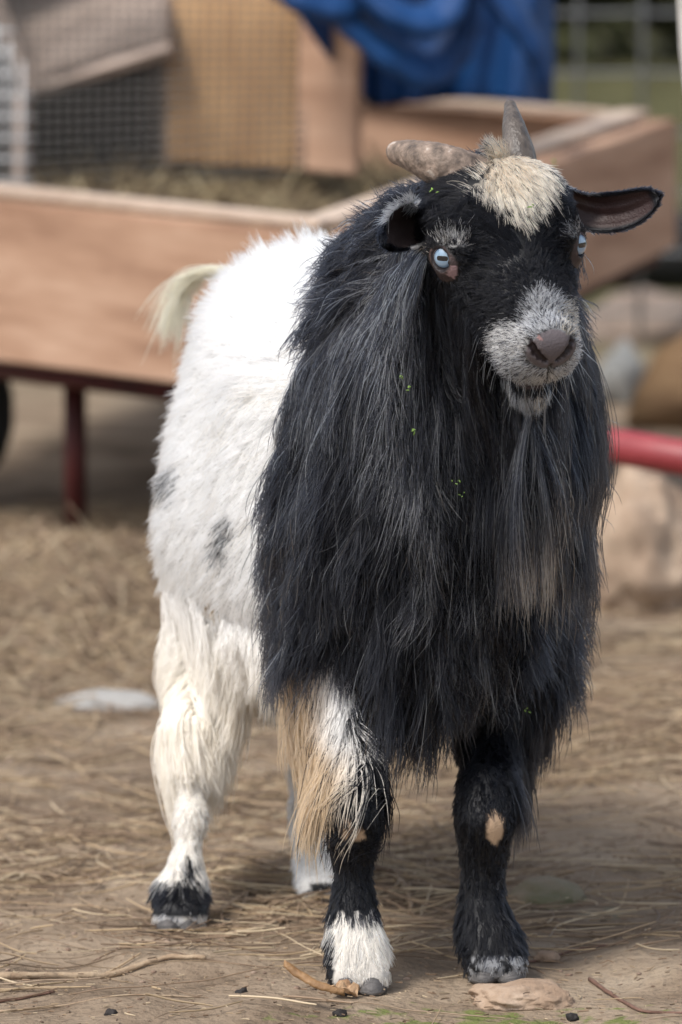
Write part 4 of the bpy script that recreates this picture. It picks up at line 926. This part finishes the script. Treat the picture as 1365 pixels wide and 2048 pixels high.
for i in range(9):
    t_ = i/8; c = c0*(1-t_)+c1*t_; rg.append([bm.verts.new(Vector((c[0]+x*.97, c[1]-x*.3, z))) for x, z in ((-.085, .004), (-.075, .06), (-.045, .125), (.0, .150), (.05, .142), (.085, .09), (.09, .03), (.08, .004))])
for a, b_ in zip(rg, rg[1:]):
    for k in range(8): bm.faces.new((a[k], a[(k+1) % 8], b_[(k+1) % 8], b_[k]))
bm.faces.new(rg[0][::-1]); bm.faces.new(rg[-1]); bmesh.ops.subdivide_edges(bm, edges=bm.edges[:], cuts=2, use_grid_fill=True)
for v in bm.verts: v.co += Vector((noise.noise(v.co*18), noise.noise(v.co*22+Vector((3, 3, 3))), noise.noise(v.co*22+Vector((9, 1, 3)))))*.010
tag(obj('log', bm, bark), 'orange brown cut log lying at the right edge', 'log')
c = G(1310, 588); bm, ax, e1, e2 = wheel(np.array([c[0]+.06, c[1]+.25, .07]), .22, .07, (0, 0.05, 1), None); tag(obj('old_tyre', bm, rubber), 'dark tyre lying flat beyond the cart corner', 'tyre')
# twigs, bark and leaves
twigm = ramp_mat('twig', [(.3, (.24, .16, .10)), (.7, (.46, .36, .25))], scale=60, rough=.8, bump=.4); twd = ramp_mat('dark_twig', [(.3, (.10, .055, .04)), (.7, (.22, .13, .1))], scale=60, rough=.8)
def twig(pts, r0, label, m=twigm):
    P_ = []
    for x, y in pts: p = G(x, y); P_.append(np.array([p[0], p[1], float(hz(p[0], p[1]))+r0*.9]))
    P_ = catmull(P_, 6); bm = bmesh.new(); tube(bm, P_, list(np.linspace(r0, r0*.6, len(P_))), 8)
    for v in bm.verts: v.co += Vector((noise.noise(v.co*60), noise.noise(v.co*60+Vector((3, 3, 3))), noise.noise(v.co*80)))*r0*.5
    tag(obj('twig', bm, m), label, 'twig', 'twigs lying on the ground')
twig([(0, 1958), (110, 1950), (220, 1944), (330, 1934), (412, 1937)], .0030, 'long pale twig at the left edge in front')
twig([(-10, 1996), (60, 1990), (110, 1986)], .0016, 'short thin twig below the long pale twig', twd)
twig([(1180, 1955), (1230, 1990), (1290, 2025), (1380, 2032)], .0017, 'dark reddish twig in the lower right corner', twd)
twig([(455, 1880), (520, 1868), (585, 1842), (640, 1815)], .0026, 'tan stalk between the hind and fore hooves')
twig([(790, 1760), (815, 1795), (828, 1830), (850, 1845)], .0026, 'bent tan twig between the forelegs')
twig([(430, 1835), (470, 1815), (500, 1788)], .0024, 'short stalk right of the hind hoof')
twig([(1010, 1925), (1080, 1918), (1160, 1906), (1230, 1902)], .0012, 'thin stem behind the small tan pebble', twd)
twig([(0, 2020), (120, 2012), (250, 2003), (400, 1998)], .0010, 'thin straw coloured stem crossing the lower left', twigm)
# bark strip in front of the white-socked hoof
bm = bmesh.new(); rows = []
bp = catmull([at(*q_[:2], q_[2]) for q_ in ((570, 1932, -.135), (600, 1953, -.14), (640, 1976, -.15), (690, 1992, -.155))], 7)
for i, p in enumerate(bp):
    t = i/(len(bp)-1); wd = .0052*math.sin(math.pi*min(1, .12+t*.9))**.6; z = max(float(p[2]), .003)
    rows.append([bm.verts.new(Vector((p[0]+s_*wd*.35, p[1]+s_*wd, z+.005*(1-s_*s_)+.001*noise.noise(Vector(p)*200+Vector((s_, 0, 0)))))) for s_ in np.linspace(-1, 1, 8)])
for a, b_ in zip(rows, rows[1:]):
    for j in range(7): bm.faces.new((a[j], b_[j], b_[j+1], a[j+1]))
o = obj('bark_strip', bm, ramp_mat('bark_orange', [(.3, (.12, .06, .025)), (.55, (.26, .15, .07)), (.75, (.40, .28, .17))], scale=50, rough=.55, bump=.5)); sd = o.modifiers.new('s', 'SOLIDIFY'); sd.thickness = .0012
tag(o, 'curved orange brown bark strip beside the white-socked hoof', 'bark')
bm = bmesh.new(); g = G(690, 1998)
bmesh.ops.create_grid(bm, x_segments=10, y_segments=8, size=1)
for v in bm.verts:
    x, y = v.co.x, v.co.y; v.co = Vector((g[0]+x*.010+y*.002, g[1]-.002+y*.008, .0065+.0055*noise.noise(Vector((x*1.6, y*1.6, 2)))*1.6+.004*(1-x*x)))
o = obj('dead_leaf', bm, ramp_mat('leaf_tan', [(.3, (.30, .17, .09)), (.7, (.52, .36, .22))], scale=90, rough=.7, bump=.5), None, False); sd = o.modifiers.new('s', 'SOLIDIFY'); sd.thickness = .0008
tag(o, 'crumpled tan dead leaf in front of the white-socked hoof', 'leaf')
dung = ramp_mat('dung', [(.3, (.012, .01, .01)), (.7, (.035, .03, .028))], scale=80, rough=.7)
for x, y, lb in ((222, 2027, 'black dropping nearest the lower left corner'), (484, 1985, 'black dropping left of the bark strip'), (680, 2026, 'grey brown dropping below the dead leaf'), (1146, 2033, 'dark dropping right of the flat pinkish rock'), (452, 1847, 'dark dropping between the hind hoof and the foreleg')):
    g = G(x, y+6); tag(rock((g[0], g[1], -.0005), (.0048, .0044, .0062), dung, x, 'dropping', sub=3, rough_=.5), lb, 'dropping', 'goat droppings on the ground')
# chips and small stones as litter
bm = bmesh.new(); k = 0
while k < 900:
    x, y = rng.uniform(-.4, .4), rng.uniform(-.4, 2.2)
    if abs(x) > (4.6+y)*.075: continue
    k += 1; r_ = rng.uniform(.0008, .0035)*(1+.3*y); m_ = Matrix.Translation((x, y, float(hz(x, y))+r_*.15)) @ Matrix.Rotation(rng.uniform(0, 6), 4, 'Z') @ Matrix.Diagonal((1, rng.uniform(.5, .9), rng.uniform(.3, .6), 1))
    bmesh.ops.create_icosphere(bm, subdivisions=1, radius=r_, matrix=m_)
me_ = obj('gravel', bm, None) if False else None
gvm = ramp_mat('gravel', [(.3, (.06, .045, .035)), (.5, (.22, .15, .11)), (.7, (.42, .33, .26))], scale=30, rough=.9, bump=.3)
tag(obj('gravel', bm, gvm), 'small stones, crumbs and bark chips on the earth', 'gravel', kind='stuff')
# ------------------------------------------------------------------ far hedge
n = 80000; x = rng.uniform(-13, 13, n); top = 2.2+.5*vnoise(x, x*0, 2.2, 12)+.3*vnoise(x, x*0, 6, 13); z = top*rng.random(n)**.8; y = 17+rng.uniform(-.7, .7, n)*np.sqrt(np.clip(1-(z/top)**2, .05, 1))+.3*vnoise(x, z, 3, 4)
a = nrm(rng.normal(0, 1, (n, 3))); b_ = nrm(np.cross(a, rng.normal(0, 1, (n, 3)))); c = np.stack([x, y, z], -1)[:, None]; sz = rng.uniform(.04, .11, n)[:, None, None]
Q = c+sz*(a[:, None]*np.array([1, 0, -1, 0])[None, :, None]+b_[:, None]*np.array([0, .55, 0, -.55])[None, :, None])
me = bpy.data.meshes.new('hedge'); me.from_pydata(Q.reshape(-1, 3).tolist(), [], np.arange(n*4).reshape(n, 4).tolist())
tag(link('hedge', me, ramp_mat('hedge_leaf', [(.3, (.025, .03, .012)), (.7, (.07, .07, .03))], scale=3, bump=0)), 'dark undergrowth far behind the wire fence', 'hedge', kind='stuff')
# ------------------------------------------------------------------ fence and post
fence = empty('wire_fence', (.6, 5.2, 0), 'welded wire fence in the distance at the upper right', 'fence')
wire = mat('fence_wire', (.16, .165, .17), .6, .3); bm = bmesh.new()
for i in range(46): x = -1.6+i*.105; tube(bm, [(x, 5.2, .02), (x+.004*math.sin(i), 5.2, .75), (x, 5.2, 1.5)], .0042, 5)
for j in range(15): z = .06+j*.10; tube(bm, [(-1.6, 5.2, z), (.6, 5.2, z+.004), (3.2, 5.2, z)], .0034, 5)
obj('wire_grid', bm, wire, fence)
postm = ramp_mat('post_wood', [(.3, (.20, .19, .17)), (.5, (.42, .40, .37)), (.7, (.62, .60, .57))], scale=30, stretch=(1, 1, .3), rough=.95, bump=.9)
for x in (-1.62, 3.22): bm = bmesh.new(); tube(bm, [(x, 5.2, 0), (x+.01, 5.2, .8), (x, 5.2, 1.55)], [.05, .047, .045], 14); obj('fence_post', bm, postm, fence)
bm = bmesh.new(); p0, p1 = at(1352, -60, .9), at(1366, 240, .9); dd = (p1-p0)/(p0[2]-p1[2]); bot = p1+dd*(p1[2]); ofs = np.array([.035, 0, 0])
tube(bm, [p0-dd*.5+ofs, p0+ofs, (p0+p1)/2+ofs, p1+ofs+[.004, 0, 0], bot+ofs+[.02, 0, 0]], [.033, .035, .037, .036, .045], 28)
for v in bm.verts: v.co += Vector((noise.noise(v.co*40), noise.noise(v.co*40+Vector((3, 3, 3))), 0))*.005
tag(obj('wooden_post', bm, postm), 'pale grey weathered post at the right edge', 'post')
